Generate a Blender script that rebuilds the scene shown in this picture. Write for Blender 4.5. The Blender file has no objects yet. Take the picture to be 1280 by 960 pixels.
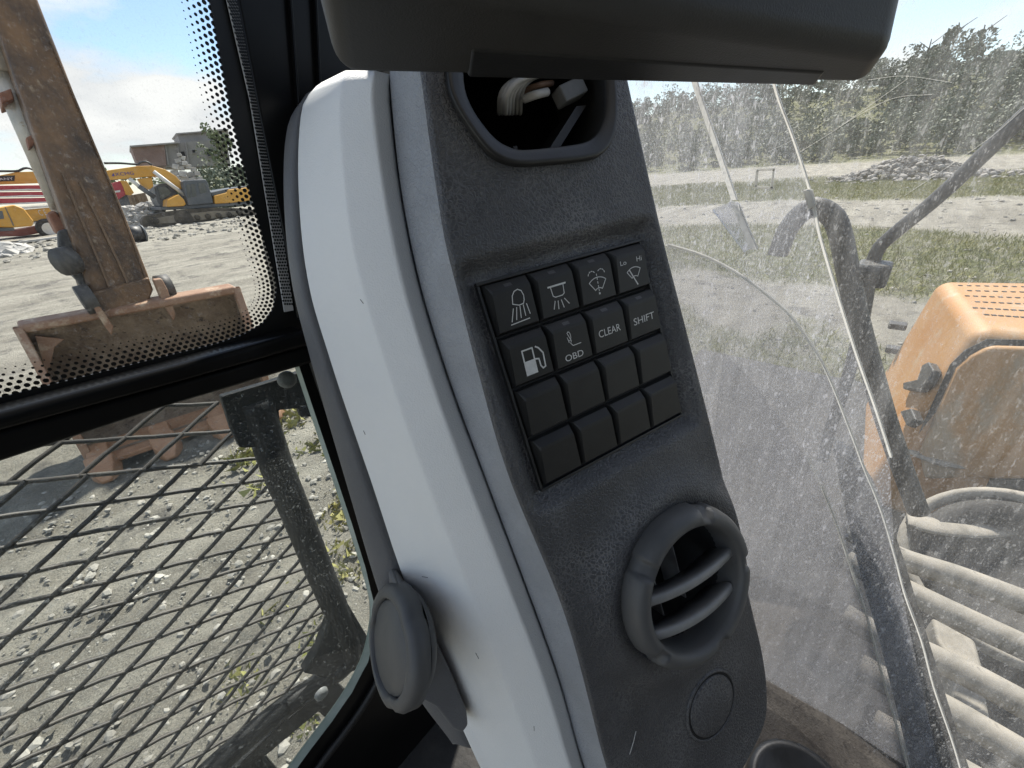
import bpy, bmesh, math, random
import numpy as np
from mathutils import Vector, Matrix

random.seed(7); RNG = np.random.default_rng(7)
scene = bpy.context.scene
COL = scene.collection
R = math.radians

# ------------------------------------------------------------------ camera
FPX, CX, CY, H = 510.0, 640.0, 480.0, 2.1            # focal length in photo pixels, eye height
AZ, PT, RO = R(46), R(28.3), R(4.9)
Fv = np.array([math.sin(AZ)*math.cos(PT), math.cos(AZ)*math.cos(PT), -math.sin(PT)])
R0 = np.array([math.cos(AZ), -math.sin(AZ), 0.0]); D0 = -np.cross(R0, Fv)
rv = R0*math.cos(RO) + D0*math.sin(RO); dv = -R0*math.sin(RO) + D0*math.cos(RO)
M3 = np.stack([rv, dv, Fv], 1)
C = np.array([0, 0, H])
cam_d = bpy.data.cameras.new('camera'); cam = bpy.data.objects.new('camera', cam_d); COL.objects.link(cam)
cam_d.sensor_width = 36; cam_d.lens = 36*FPX/1280; cam_d.clip_start = 0.01; cam_d.clip_end = 6000
cam.matrix_world = Matrix(((rv[0], -dv[0], -Fv[0], C[0]), (rv[1], -dv[1], -Fv[1], C[1]), (rv[2], -dv[2], -Fv[2], C[2]), (0, 0, 0, 1)))
scene.camera = cam

# ------------------------------------------------------------------ sky, sun, exposure
SUN_AZ, SUN_EL = R(58), R(50)                         # azimuth from +Y towards +X
w = bpy.data.worlds.new('World'); scene.world = w; w.use_nodes = True
nt = w.node_tree; N = nt.nodes; N.clear()
out = N.new('ShaderNodeOutputWorld'); bg = N.new('ShaderNodeBackground'); bg.inputs[1].default_value = 0.095
sky = N.new('ShaderNodeTexSky'); sky.sky_type = 'NISHITA'; sky.sun_disc = False
sky.sun_elevation = SUN_EL; sky.sun_rotation = SUN_AZ; sky.air_density = 1.0; sky.dust_density = 0.3; sky.ozone_density = 1.5
tc = N.new('ShaderNodeTexCoord'); mp = N.new('ShaderNodeMapping'); mp.inputs['Scale'].default_value = (1, 1, 2.3)
mp.inputs['Location'].default_value = (6.5, 2.5, 0.5)
no = N.new('ShaderNodeTexNoise'); no.inputs['Scale'].default_value = 3.0; no.inputs['Detail'].default_value = 9; no.inputs['Roughness'].default_value = 0.55
cr = N.new('ShaderNodeValToRGB'); cr.color_ramp.elements[0].position = 0.47; cr.color_ramp.elements[1].position = 0.60
cr.color_ramp.elements[0].color = (0, 0, 0, 1); cr.color_ramp.elements[1].color = (1, 1, 1, 1)
no2 = N.new('ShaderNodeTexNoise'); no2.inputs['Scale'].default_value = 6.0; no2.inputs['Detail'].default_value = 7
cc = N.new('ShaderNodeValToRGB'); cc.color_ramp.elements[0].position = 0.3; cc.color_ramp.elements[1].position = 0.62
cc.color_ramp.elements[0].color = (3.7, 3.85, 4.1, 1); cc.color_ramp.elements[1].color = (5.6, 5.6, 5.55, 1)
mx = N.new('ShaderNodeMixRGB')
L = nt.links.new
L(tc.outputs['Generated'], mp.inputs[0]); L(mp.outputs[0], no.inputs['Vector']); L(mp.outputs[0], no2.inputs['Vector'])
sx = N.new('ShaderNodeSeparateXYZ'); L(tc.outputs['Generated'], sx.inputs[0])
hzr = N.new('ShaderNodeMapRange'); hzr.inputs[1].default_value = 0.0; hzr.inputs[2].default_value = 0.13; hzr.inputs[3].default_value = 0.4; hzr.inputs[4].default_value = 0.0; L(sx.outputs[2], hzr.inputs[0])
mxm = N.new('ShaderNodeMath'); mxm.operation = 'MAXIMUM'; L(cr.outputs[0], mxm.inputs[0]); L(hzr.outputs[0], mxm.inputs[1])   # the cloud field closes up towards the horizon
L(no.outputs[0], cr.inputs[0]); L(no2.outputs[0], cc.inputs[0]); L(mxm.outputs[0], mx.inputs[0])
L(sky.outputs[0], mx.inputs[1]); L(cc.outputs[0], mx.inputs[2]); L(mx.outputs[0], bg.inputs[0]); L(bg.outputs[0], out.inputs[0])
sun_d = bpy.data.lights.new('sun', 'SUN'); sun_d.energy = 4.4; sun_d.angle = R(2.5); sun_d.color = (1.0, 0.95, 0.87)
sun = bpy.data.objects.new('sun', sun_d); COL.objects.link(sun)
sv = Vector((math.sin(SUN_AZ)*math.cos(SUN_EL), math.cos(SUN_AZ)*math.cos(SUN_EL), math.sin(SUN_EL)))
sun.rotation_euler = sv.to_track_quat('Z', 'Y').to_euler()
vs = scene.view_settings; vs.view_transform = 'Standard'; vs.look = 'None'; vs.exposure = 0.95; vs.gamma = 1; vs.use_curve_mapping = False
scene.render.engine = 'CYCLES'
scene.cycles.max_bounces = 5; scene.cycles.diffuse_bounces = 3; scene.cycles.glossy_bounces = 2; scene.cycles.use_adaptive_sampling = True; scene.cycles.adaptive_threshold = 0.015; scene.cycles.transparent_max_bounces = 24; scene.cycles.caustics_reflective = False; scene.cycles.caustics_refractive = False
scene.render.resolution_x, scene.render.resolution_y = 1024, 768

# ------------------------------------------------------------------ geometry helpers
def V(*a): return np.array(a, float)
def nrm(v): v = np.asarray(v, float); return v/np.linalg.norm(v)
def ray(x, y): return M3 @ np.array([(x-CX)/FPX, (y-CY)/FPX, 1.0])
def hit(x, y, pl):
    p, n = pl; v = ray(x, y); return C + v*(np.dot(p-C, n)/np.dot(v, n))
def gz(x, y, z=0.0): return hit(x, y, (V(0, 0, z), V(0, 0, 1)))
def Ypl(y): return (V(0, y, 0), V(0, -1, 0))
def Xpl(x): return (V(x, 0, 0), V(-1, 0, 0))
def Zpl(z): return (V(0, 0, z), V(0, 0, 1))
def vplane(p, yaw=0.0):
    """vertical plane through p turned towards the cab, turned further by yaw degrees"""
    d = nrm(V(C[0]-p[0], C[1]-p[1], 0)); a = R(yaw)
    return (np.asarray(p, float), V(d[0]*math.cos(a)-d[1]*math.sin(a), d[0]*math.sin(a)+d[1]*math.cos(a), 0))
def shift(pl, d): return (pl[0]-pl[1]*d, pl[1])       # plane moved d metres away behind

class G:
    """collects vertices and faces of one mesh"""
    def __init__(s): s.v = []; s.f = []; s.m = []
    def add(s, vs, fs, mi=0):
        o = len(s.v); s.v += [tuple(map(float, q)) for q in vs]; s.f += [tuple(i+o for i in q) for q in fs]; s.m += [mi]*len(fs); return s
    def prism(s, pts, d, mi=0):
        n = len(pts); a = [np.asarray(p, float) for p in pts]; b = [p+d for p in a]
        return s.add(a+b, [tuple(range(n)), tuple(range(2*n-1, n-1, -1))] + [(i, i+n, (i+1) % n+n, (i+1) % n) for i in range(n)], mi)
    def px(s, pix, pl, t, mi=0):
        """outline on a plane of the place, t metres thick going away"""
        if t == 0: return s.add([hit(x, y, pl) for x, y in pix], [tuple(range(len(pix)))], mi)   # a pane: one sheet
        return s.prism([hit(x, y, pl) for x, y in pix], -pl[1]*t, mi)
    def grid(s, rows, mi=0, closed=False):
        nr, nc = len(rows), len(rows[0]); f = []
        for i in range(nr-1):
            for j in range(nc if closed else nc-1):
                k = (j+1) % nc; f.append((i*nc+j, i*nc+k, (i+1)*nc+k, (i+1)*nc+j))
        return s.add([p for r_ in rows for p in r_], f, mi)
    def tube(s, pts, r, seg=10, mi=0, cap=True):
        pts = [np.asarray(p, float) for p in pts]; rows = []; up = None
        rr = r if hasattr(r, '__len__') else [r]*len(pts)
        for i, p in enumerate(pts):
            t = nrm(pts[min(i+1, len(pts)-1)]-pts[max(i-1, 0)])
            if up is None:
                up = np.cross(t, V(0, 0, 1) if abs(t[2]) < .9 else V(1, 0, 0))
            up = nrm(up - t*np.dot(up, t)); w_ = np.cross(t, up)
            rows.append([p+rr[i]*(up*math.cos(2*math.pi*k/seg)+w_*math.sin(2*math.pi*k/seg)) for k in range(seg)])
        o = len(s.v); s.grid(rows, mi, True)
        if cap:
            s.f.append(tuple(o+k for k in range(seg))[::-1]); s.m.append(mi)
            e = o+(len(rows)-1)*seg; s.f.append(tuple(e+k for k in range(seg))); s.m.append(mi)
        return s
    def lathe(s, prof, c, ax, seg=48, mi=0, mod=None, a0=0, a1=None):
        ax = nrm(ax); u = nrm(np.cross(ax, V(0, 0, 1) if abs(ax[2]) < .9 else V(1, 0, 0))); w_ = np.cross(ax, u)
        full = a1 is None; a1 = 2*math.pi if full else a1; rows = []
        n = seg if full else seg+1
        for (r, h) in prof:
            row = []
            for k in range(n):
                a = a0+(a1-a0)*k/seg; q = r if mod is None else mod(r, h, a)
                row.append(c+ax*h+q*(u*math.cos(a)+w_*math.sin(a)))
            rows.append(row)
        return s.grid(rows, mi, full)
    def box(s, c, sx, sy, sz, ax=None, mi=0):
        c = np.asarray(c, float); e = np.eye(3) if ax is None else np.array(ax)
        vs = [c+e[0]*sx*i/2+e[1]*sy*j/2+e[2]*sz*k/2 for i in (-1, 1) for j in (-1, 1) for k in (-1, 1)]
        return s.add(vs, [(0, 1, 3, 2), (4, 6, 7, 5), (0, 4, 5, 1), (2, 3, 7, 6), (0, 2, 6, 4), (1, 5, 7, 3)], mi)
    def rock(s, c, r, sq=(1, 1, 1), mi=0):
        """a small angular stone"""
        t = (1+5**.5)/2
        P = np.array([(-1, t, 0), (1, t, 0), (-1, -t, 0), (1, -t, 0), (0, -1, t), (0, 1, t), (0, -1, -t), (0, 1, -t), (t, 0, -1), (t, 0, 1), (-t, 0, -1), (-t, 0, 1)])/1.9
        P = P*RNG.uniform(.65, 1.25, (12, 1))*np.array(sq)
        a = RNG.uniform(0, 6.28); P = P @ np.array([(math.cos(a), math.sin(a), 0), (-math.sin(a), math.cos(a), 0), (0, 0, 1)])
        F = [(0, 11, 5), (0, 5, 1), (0, 1, 7), (0, 7, 10), (0, 10, 11), (1, 5, 9), (5, 11, 4), (11, 10, 2), (10, 7, 6), (7, 1, 8), (3, 9, 4), (3, 4, 2), (3, 2, 6), (3, 6, 8), (3, 8, 9), (4, 9, 5), (2, 4, 11), (6, 2, 10), (8, 6, 7), (9, 8, 1)]
        return s.add([c+p*r for p in P], F, mi)

def world_loc(o):
    p = np.zeros(3)
    while o is not None: p += np.array(o.location); o = o.parent
    return p
def obj(name, g, mat, parent=None, smooth=False, bevel=0, seg=2, sub=0, kind=None, label=None, fix=True):
    me = bpy.data.meshes.new(name)
    off = world_loc(parent) if parent else np.zeros(3)
    vs = np.array(g.v) - off
    loc = None
    if parent is None:
        loc = np.array([(vs[:, 0].min()+vs[:, 0].max())/2, (vs[:, 1].min()+vs[:, 1].max())/2, vs[:, 2].min()]); vs = vs-loc
    me.from_pydata(vs.tolist(), [], g.f)
    for mm in (mat if isinstance(mat, (list, tuple)) else [mat]): me.materials.append(mm)
    if max(g.m or [0]) > 0: me.polygons.foreach_set('material_index', g.m)
    if fix:
        b = bmesh.new(); b.from_mesh(me); bmesh.ops.recalc_face_normals(b, faces=b.faces); b.to_mesh(me); b.free()
    if smooth:
        me.polygons.foreach_set('use_smooth', [True]*len(me.polygons))
    o = bpy.data.objects.new(name, me); COL.objects.link(o)
    if parent: o.parent = parent
    else: o.location = loc
    if bevel:
        m = o.modifiers.new('bevel', 'BEVEL'); m.width = bevel; m.segments = seg; m.limit_method = 'ANGLE'; m.angle_limit = R(35)
        me.polygons.foreach_set('use_smooth', [True]*len(me.polygons)); m.harden_normals = True
    if sub:
        m = o.modifiers.new('sub', 'SUBSURF'); m.levels = sub; m.render_levels = sub
    if kind: o['kind'] = kind
    if label: o['label'] = label
    return o
def thing(name, label, cat, base, group=None):
    o = bpy.data.objects.new(name, None); COL.objects.link(o); o.location = [float(q) for q in base]; o.empty_display_size = .1
    o['label'] = label; o['category'] = cat
    if group: o['group'] = group
    return o
def tag(o, label, cat, group=None):
    o['label'] = label; o['category'] = cat
    if group: o['group'] = group
    return o
def resample(pts, n):
    """Catmull-Rom through the points, n samples even in length"""
    P = [np.asarray(p, float) for p in pts]; P = [2*P[0]-P[1]]+P+[2*P[-1]-P[-2]]; o = []
    for i in range(1, len(P)-2):
        for k in range(12):
            t = k/12; o.append(.5*(2*P[i]+(P[i+1]-P[i-1])*t+(2*P[i-1]-5*P[i]+4*P[i+1]-P[i+2])*t*t+(3*P[i]-P[i-1]-3*P[i+1]+P[i+2])*t**3))
    o.append(P[-2]); o = np.array(o)
    d = np.r_[0, np.cumsum(np.linalg.norm(np.diff(o, axis=0), axis=1))]
    s = np.linspace(0, d[-1], n)
    return np.stack([np.interp(s, d, o[:, k]) for k in range(o.shape[1])], 1)
def text_geo(s, body, origin, right, up, height, lift, mi=0, width=None):
    cu = bpy.data.curves.new('t', 'FONT'); cu.body = body; cu.resolution_u = 3
    o = bpy.data.objects.new('t', cu); me = o.to_mesh()
    P = np.array([tuple(v.co) for v in me.vertices]); F = [tuple(p.vertices) for p in me.polygons]
    P[:, 0] -= P[:, 0].min(); P[:, 1] -= P[:, 1].min(); k = height/P[:, 1].max()
    kx = k if width is None else width/P[:, 0].max()
    nn = nrm(np.cross(right, up))
    s.add([origin+right*p[0]*kx+up*p[1]*k+nn*lift for p in P], F, mi)
    o.to_mesh_clear(); bpy.data.objects.remove(o); bpy.data.curves.remove(cu)
    return s

# ------------------------------------------------------------------ materials
def mat(name, c1, c2=None, scale=8.0, rough=.6, bump=0.0, bscale=None, metal=0.0, c3=None, s3=40.0, f3=.5, spec=.5, lo=.35, hi=.65, stretch=None, bdist=.01, voro=False, coat=0):
    m = bpy.data.materials.new(name); m.use_nodes = True; t = m.node_tree; n = t.nodes; l = t.links.new
    b = n['Principled BSDF']; b.inputs['Roughness'].default_value = rough; b.inputs['Metallic'].default_value = metal
    b.inputs['Specular IOR Level'].default_value = spec; b.inputs['Coat Weight'].default_value = coat
    b.inputs['Base Color'].default_value = (*c1, 1)
    co = n.new('ShaderNodeTexCoord'); vec = co.outputs['Object']
    if stretch:
        mpp = n.new('ShaderNodeMapping'); mpp.inputs['Scale'].default_value = stretch; l(vec, mpp.inputs[0]); vec = mpp.outputs[0]
    cur = None
    if c2 is not None:
        q = n.new('ShaderNodeTexNoise'); q.inputs['Scale'].default_value = scale; q.inputs['Detail'].default_value = 8; q.inputs['Roughness'].default_value = .62; l(vec, q.inputs['Vector'])
        rp = n.new('ShaderNodeValToRGB'); rp.color_ramp.elements[0].position = lo; rp.color_ramp.elements[1].position = hi
        rp.color_ramp.elements[0].color = (*c1, 1); rp.color_ramp.elements[1].color = (*c2, 1); l(q.outputs[0], rp.inputs[0]); cur = rp.outputs[0]
    if c3 is not None:
        q3 = n.new('ShaderNodeTexNoise'); q3.inputs['Scale'].default_value = s3; q3.inputs['Detail'].default_value = 6; q3.inputs['Roughness'].default_value = .7; l(vec, q3.inputs['Vector'])
        r3 = n.new('ShaderNodeValToRGB'); r3.color_ramp.elements[0].position = f3; r3.color_ramp.elements[1].position = min(1, f3+.12); l(q3.outputs[0], r3.inputs[0])
        mm = n.new('ShaderNodeMixRGB'); l(r3.outputs[0], mm.inputs[0]); mm.inputs[2].default_value = (*c3, 1)
        if cur: l(cur, mm.inputs[1])
        else: mm.inputs[1].default_value = (*c1, 1)
        cur = mm.outputs[0]
    if cur: l(cur, b.inputs['Base Color'])
    if bump:
        if voro:
            bt = n.new('ShaderNodeTexVoronoi'); bt.feature = 'DISTANCE_TO_EDGE'
        else:
            bt = n.new('ShaderNodeTexNoise'); bt.inputs['Detail'].default_value = 6
        bt.inputs['Scale'].default_value = bscale or scale; l(vec, bt.inputs['Vector'])
        bp = n.new('ShaderNodeBump'); bp.inputs['Strength'].default_value = bump; bp.inputs['Distance'].default_value = bdist
        l(bt.outputs[0], bp.inputs['Height']); l(bp.outputs[0], b.inputs['Normal'])
    return m
def grain_mat(name, base, crease, cell, dusty=.5, rough=.5, bump=.5):
    """moulded plastic with a leather grain, dust lying in the creases"""
    m = bpy.data.materials.new(name); m.use_nodes = True; t = m.node_tree; n = t.nodes; l = t.links.new
    b = n['Principled BSDF']; b.inputs['Roughness'].default_value = rough; b.inputs['Specular IOR Level'].default_value = .6; b.inputs['IOR'].default_value = 1.55
    co = n.new('ShaderNodeTexCoord')
    wn = n.new('ShaderNodeTexNoise'); wn.inputs['Scale'].default_value = cell*.6; wn.inputs['Detail'].default_value = 3; l(co.outputs['Object'], wn.inputs['Vector'])
    mxv = n.new('ShaderNodeMixRGB'); mxv.blend_type = 'LINEAR_LIGHT'; mxv.inputs[0].default_value = .0030; l(co.outputs['Object'], mxv.inputs[1]); l(wn.outputs['Color'], mxv.inputs[2])
    vo = n.new('ShaderNodeTexVoronoi'); vo.feature = 'DISTANCE_TO_EDGE'; vo.inputs['Scale'].default_value = cell; l(mxv.outputs[0], vo.inputs['Vector'])
    rp = n.new('ShaderNodeValToRGB'); rp.color_ramp.elements[0].position = .03; rp.color_ramp.elements[1].position = .14
    rp.color_ramp.elements[0].color = (1, 1, 1, 1); rp.color_ramp.elements[1].color = (0, 0, 0, 1); l(vo.outputs['Distance'], rp.inputs[0])
    pn = n.new('ShaderNodeTexNoise'); pn.inputs['Scale'].default_value = 22; pn.inputs['Detail'].default_value = 6; l(co.outputs['Object'], pn.inputs['Vector'])
    pr = n.new('ShaderNodeValToRGB'); pr.color_ramp.elements[0].position = .42; pr.color_ramp.elements[1].position = .68; l(pn.outputs[0], pr.inputs[0])
    mu = n.new('ShaderNodeMath'); mu.operation = 'MULTIPLY'; l(rp.outputs[0], mu.inputs[0]); l(pr.outputs[0], mu.inputs[1])
    mu2 = n.new('ShaderNodeMath'); mu2.operation = 'MULTIPLY'; l(mu.outputs[0], mu2.inputs[0]); mu2.inputs[1].default_value = dusty
    cn = n.new('ShaderNodeTexNoise'); cn.inputs['Scale'].default_value = 35; cn.inputs['Detail'].default_value = 7; l(co.outputs['Object'], cn.inputs['Vector'])
    cr_ = n.new('ShaderNodeValToRGB'); cr_.color_ramp.elements[0].color = (*[q*.9 for q in base], 1); cr_.color_ramp.elements[1].color = (*[q*1.15 for q in base], 1)
    cr_.color_ramp.elements[0].position = .3; cr_.color_ramp.elements[1].position = .72; l(cn.outputs[0], cr_.inputs[0])
    mm = n.new('ShaderNodeMixRGB'); l(mu2.outputs[0], mm.inputs[0]); l(cr_.outputs[0], mm.inputs[1]); mm.inputs[2].default_value = (*crease, 1)
    # light flecks of dust
    fn = n.new('ShaderNodeTexNoise'); fn.inputs['Scale'].default_value = 420; fn.inputs['Detail'].default_value = 2; l(co.outputs['Object'], fn.inputs['Vector'])
    fr = n.new('ShaderNodeValToRGB'); fr.color_ramp.elements[0].position = .68; fr.color_ramp.elements[1].position = .8; fr.color_ramp.elements[1].color = (.35, .35, .35, 1); l(fn.outputs[0], fr.inputs[0])
    m2 = n.new('ShaderNodeMixRGB'); l(fr.outputs[0], m2.inputs[0]); l(mm.outputs[0], m2.inputs[1]); m2.inputs[2].default_value = (.3, .29, .27, 1)
    l(m2.outputs[0], b.inputs['Base Color'])
    mh = n.new('ShaderNodeMath'); mh.operation = 'MINIMUM'; l(vo.outputs['Distance'], mh.inputs[0]); mh.inputs[1].default_value = .22
    bp = n.new('ShaderNodeBump'); bp.inputs['Strength'].default_value = bump; bp.inputs['Distance'].default_value = .0018
    l(mh.outputs[0], bp.inputs['Height']); l(bp.outputs[0], b.inputs['Normal'])
    return m
def glass_mat(name, tint, dust, base, speck, gloss=.05, scale=60.0, dcol=(.55, .55, .55), stretch=(1, 1, 1)):
    """pane: clear, with a film of dust (base) and specks (speck), a weak mirror on top"""
    m = bpy.data.materials.new(name); m.use_nodes = True; t = m.node_tree; n = t.nodes; l = t.links.new
    n.clear(); o = n.new('ShaderNodeOutputMaterial')
    tr = n.new('ShaderNodeBsdfTransparent'); tr.inputs[0].default_value = (*tint, 1)
    gl = n.new('ShaderNodeBsdfGlossy'); gl.inputs['Roughness'].default_value = .04
    df = n.new('ShaderNodeBsdfDiffuse'); df.inputs[0].default_value = (*dcol, 1)
    tl = n.new('ShaderNodeBsdfTranslucent'); tl.inputs[0].default_value = (*dcol, 1)
    dm = n.new('ShaderNodeMixShader'); dm.inputs[0].default_value = .5; l(df.outputs[0], dm.inputs[1]); l(tl.outputs[0], dm.inputs[2])
    co = n.new('ShaderNodeTexCoord'); mpp = n.new('ShaderNodeMapping'); mpp.inputs['Scale'].default_value = stretch; l(co.outputs['Object'], mpp.inputs[0])
    q1 = n.new('ShaderNodeTexNoise'); q1.inputs['Scale'].default_value = scale*.12; q1.inputs['Detail'].default_value = 9; q1.inputs['Roughness'].default_value = .68; l(mpp.outputs[0], q1.inputs['Vector'])
    r1 = n.new('ShaderNodeMapRange'); r1.inputs[1].default_value = .3; r1.inputs[2].default_value = .75; r1.inputs[3].default_value = base*.45; r1.inputs[4].default_value = base*1.6; l(q1.outputs[0], r1.inputs[0])
    ms = n.new('ShaderNodeMapping'); ms.inputs['Rotation'].default_value = (R(38), 0, 0); ms.inputs['Scale'].default_value = (1, 9, .9); l(co.outputs['Object'], ms.inputs[0])
    qs = n.new('ShaderNodeTexNoise'); qs.inputs['Scale'].default_value = scale*.35; qs.inputs['Detail'].default_value = 4; l(ms.outputs[0], qs.inputs['Vector'])
    rs = n.new('ShaderNodeMapRange'); rs.inputs[1].default_value = .35; rs.inputs[2].default_value = .7; rs.inputs[3].default_value = .65; rs.inputs[4].default_value = 1.7; l(qs.outputs[0], rs.inputs[0])
    r1m = n.new('ShaderNodeMath'); r1m.operation = 'MULTIPLY'; l(r1.outputs[0], r1m.inputs[0]); l(rs.outputs[0], r1m.inputs[1])     # smears from wiping
    q2 = n.new('ShaderNodeTexNoise'); q2.inputs['Scale'].default_value = scale*14; q2.inputs['Detail'].default_value = 2; q2.inputs['Roughness'].default_value = .6; l(mpp.outputs[0], q2.inputs['Vector'])
    r2 = n.new('ShaderNodeMapRange'); r2.inputs[1].default_value = .53; r2.inputs[2].default_value = .68; r2.inputs[3].default_value = 0; r2.inputs[4].default_value = speck; l(q2.outputs[0], r2.inputs[0])
    q4 = n.new('ShaderNodeTexNoise'); q4.inputs['Scale'].default_value = scale*4.5; q4.inputs['Detail'].default_value = 3; q4.inputs['Roughness'].default_value = .6; l(mpp.outputs[0], q4.inputs['Vector'])
    r4 = n.new('ShaderNodeMapRange'); r4.inputs[1].default_value = .60; r4.inputs[2].default_value = .66; r4.inputs[3].default_value = 0; r4.inputs[4].default_value = speck*1.3; l(q4.outputs[0], r4.inputs[0])
    a4 = n.new('ShaderNodeMath'); a4.operation = 'ADD'; l(r2.outputs[0], a4.inputs[0]); l(r4.outputs[0], a4.inputs[1])
    m4 = n.new('ShaderNodeMath'); m4.operation = 'MULTIPLY'; l(q1.outputs[0], m4.inputs[0]); m4.inputs[1].default_value = 1.6
    m5 = n.new('ShaderNodeMath'); m5.operation = 'MULTIPLY'; l(a4.outputs[0], m5.inputs[0]); l(m4.outputs[0], m5.inputs[1])
    ad = n.new('ShaderNodeMath'); ad.operation = 'ADD'; ad.use_clamp = True; l(r1m.outputs[0], ad.inputs[0]); l(m5.outputs[0], ad.inputs[1])
    m1 = n.new('ShaderNodeMixShader'); l(ad.outputs[0], m1.inputs[0]); l(tr.outputs[0], m1.inputs[1]); l(dm.outputs[0], m1.inputs[2])
    fz = n.new('ShaderNodeFresnel'); fz.inputs[0].default_value = 1.35
    ml = n.new('ShaderNodeMath'); ml.operation = 'MULTIPLY'; ml.inputs[1].default_value = gloss; l(fz.outputs[0], ml.inputs[0])
    m2 = n.new('ShaderNodeMixShader'); l(ml.outputs[0], m2.inputs[0]); l(m1.outputs[0], m2.inputs[1]); l(gl.outputs[0], m2.inputs[2])
    l(m2.outputs[0], o.inputs[0]); return m

MT = {}
MT['face'] = grain_mat('console_plastic', (.058, .059, .063), (.20, .198, .197), 380, .75, .42, .8)
MT['chamfer'] = grain_mat('sky_glare_edge', (.31, .325, .35), (.38, .38, .38), 380, .4, .40, .8)  # lighter copy of the console plastic: sky glare put into the colour
MT['cover'] = mat('light_grey_plastic', (.80, .81, .80), (.84, .845, .835), 9, .6, .5, 1100, bdist=.0008, c3=(.20, .195, .19), s3=420, f3=.70)
MT['trim'] = mat('charcoal_trim', (.115, .117, .122), (.135, .136, .14), 30, .55, .5, 900, bdist=.0008, c3=(.22, .21, .2), s3=600, f3=.66)
MT['key'] = mat('key_rubber', (.012, .012, .012), (.018, .018, .0175), 60, .5, .25, 1500, bdist=.0004, c3=(.10, .10, .095), s3=700, f3=.66)
MT['print'] = mat('white_print', (.75, .75, .73), (.62, .62, .6), 300, .6)
MT['led'] = mat('led_window', (.055, .055, .055), (.08, .08, .08), 900, .35)
MT['vent'] = mat('vent_plastic', (.075, .076, .077), (.095, .095, .093), 30, .5, .25, 1200, bdist=.0005, c3=(.26, .25, .23), s3=420, f3=.70)
MT['louver'] = mat('louver_plastic', (.20, .20, .198), (.27, .267, .26), 60, .45, .2, 900, bdist=.0005)
MT['dark'] = mat('dark_cavity', (.008, .008, .008), (.012, .012, .012), 30, .8)
MT['bezel'] = mat('bezel_plastic', (.018, .018, .018), (.026, .026, .026), 60, .42, .2, 900, bdist=.0004)
MT['black'] = mat('black_frame_paint', (.004, .004, .004), (.007, .007, .007), 12, .28, spec=.22)
MT['rubber'] = mat('black_rubber', (.012, .012, .012), (.02, .02, .02), 40, .5)
MT['frit'] = mat('frit_black', (.004, .004, .004), rough=.4)
MT['reflection'] = mat('reflection_grey', (.50, .50, .49), (.60, .60, .59), 80, .5)
MT['monitor'] = mat('monitor_plastic', (.042, .042, .041), (.056, .055, .053), 14, .5, .3, 1300, bdist=.0005, c3=(.10, .095, .09), s3=260, f3=.7)
MT['wire_w'] = mat('white_wire', (.70, .70, .68), (.60, .59, .57), 90, .5)
MT['wire_b'] = mat('brown_wire', (.25, .14, .08), (.16, .10, .07), 90, .6)
MT['plug'] = mat('grey_connector', (.16, .17, .17), (.22, .22, .22), 60, .5)
MT['floor'] = mat('dirty_floor_mat', (.012, .012, .012), (.035, .033, .03), 18, .75, .5, 120, bdist=.003, c3=(.13, .12, .105), s3=30, f3=.62)
MT['sill'] = mat('dusty_sill', (.055, .047, .04), (.10, .088, .075), 40, .8, .6, 500, bdist=.0015, c3=(.30, .27, .23), s3=300, f3=.66)

# ------------------------------------------------------------------ ground
def smooth01(a, b, x):
    t = np.clip((x-a)/(b-a), 0, 1); return t*t*(3-2*t)
_gp = [RNG.uniform(0, 6.28, 40), RNG.uniform(0, 6.28, 40)]
def wob(x, y, s, k):
    o = 0
    for i in range(6):
        a = _gp[0][k*6+i]; o = o+np.sin((x*math.cos(a)+y*math.sin(a))*s*(1+.37*i)+_gp[1][k*6+i])
    return o/6

def dir_az(px):                                        # azimuth of a photo column at the horizon
    q = ray(px, 203.7-.0857*(px-640)); return math.atan2(q[0], q[1])
def terrain(x, y):
    x = np.asarray(x, float); y = np.asarray(y, float); d = np.hypot(x, y); a = np.arctan2(x, y)
    z = .5*smooth01(9, 26, y)*smooth01(R(75), R(40), a)*(y > 0)
    z = z+.03*wob(x, y, 1.1, 0)*smooth01(2, 6, d)+.018*wob(x, y, 4.0, 1)*smooth01(1.2, 3, d)+.012*wob(x, y, 9, 2)*smooth01(.8, 2, d)*smooth01(25, 12, d)
    # wheel ruts crossing the yard in front
    z = z+.035*np.sin(y*2.6+.25*x+1.2*wob(x, y, .25, 3))*smooth01(6, 9, y)*smooth01(34, 22, y)*smooth01(R(50), R(30), a)
    # grassy bank under the old building
    z = z+3.0*smooth01(50, 62, d)*smooth01(dir_az(205), dir_az(262), a)*smooth01(R(62), R(48), a)
    # wooded slope on the right
    z = z+7.5*smooth01(52, 84, d)*smooth01(R(50), R(66), a)*smooth01(R(150), R(125), a)
    # low swells on the right-hand field
    z = z+.10*wob(x, y, .35, 4)*smooth01(6, 12, d)*smooth01(R(45), R(60), a)
    return z
def grass_amount(x, y):
    d = np.hypot(x, y); a = np.arctan2(x, y); nz = wob(x, y, .55, 5)*1.0+.5*wob(x, y, 1.7, 0)
    right = smooth01(R(52), R(62), a)
    dd = d+nz*1.4
    band = np.maximum(smooth01(8.2, 9.0, dd)*smooth01(14.2, 13.0, dd), smooth01(20, 21.5, dd)*smooth01(33, 30, dd))
    band = np.maximum(band, .75*smooth01(4.6, 5.0, dd)*smooth01(6.4, 5.9, dd))
    far = smooth01(47, 52, d)*np.maximum(smooth01(dir_az(205), dir_az(235), a), 0)
    return np.clip(np.maximum(right*band, far), 0, 1)
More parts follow.
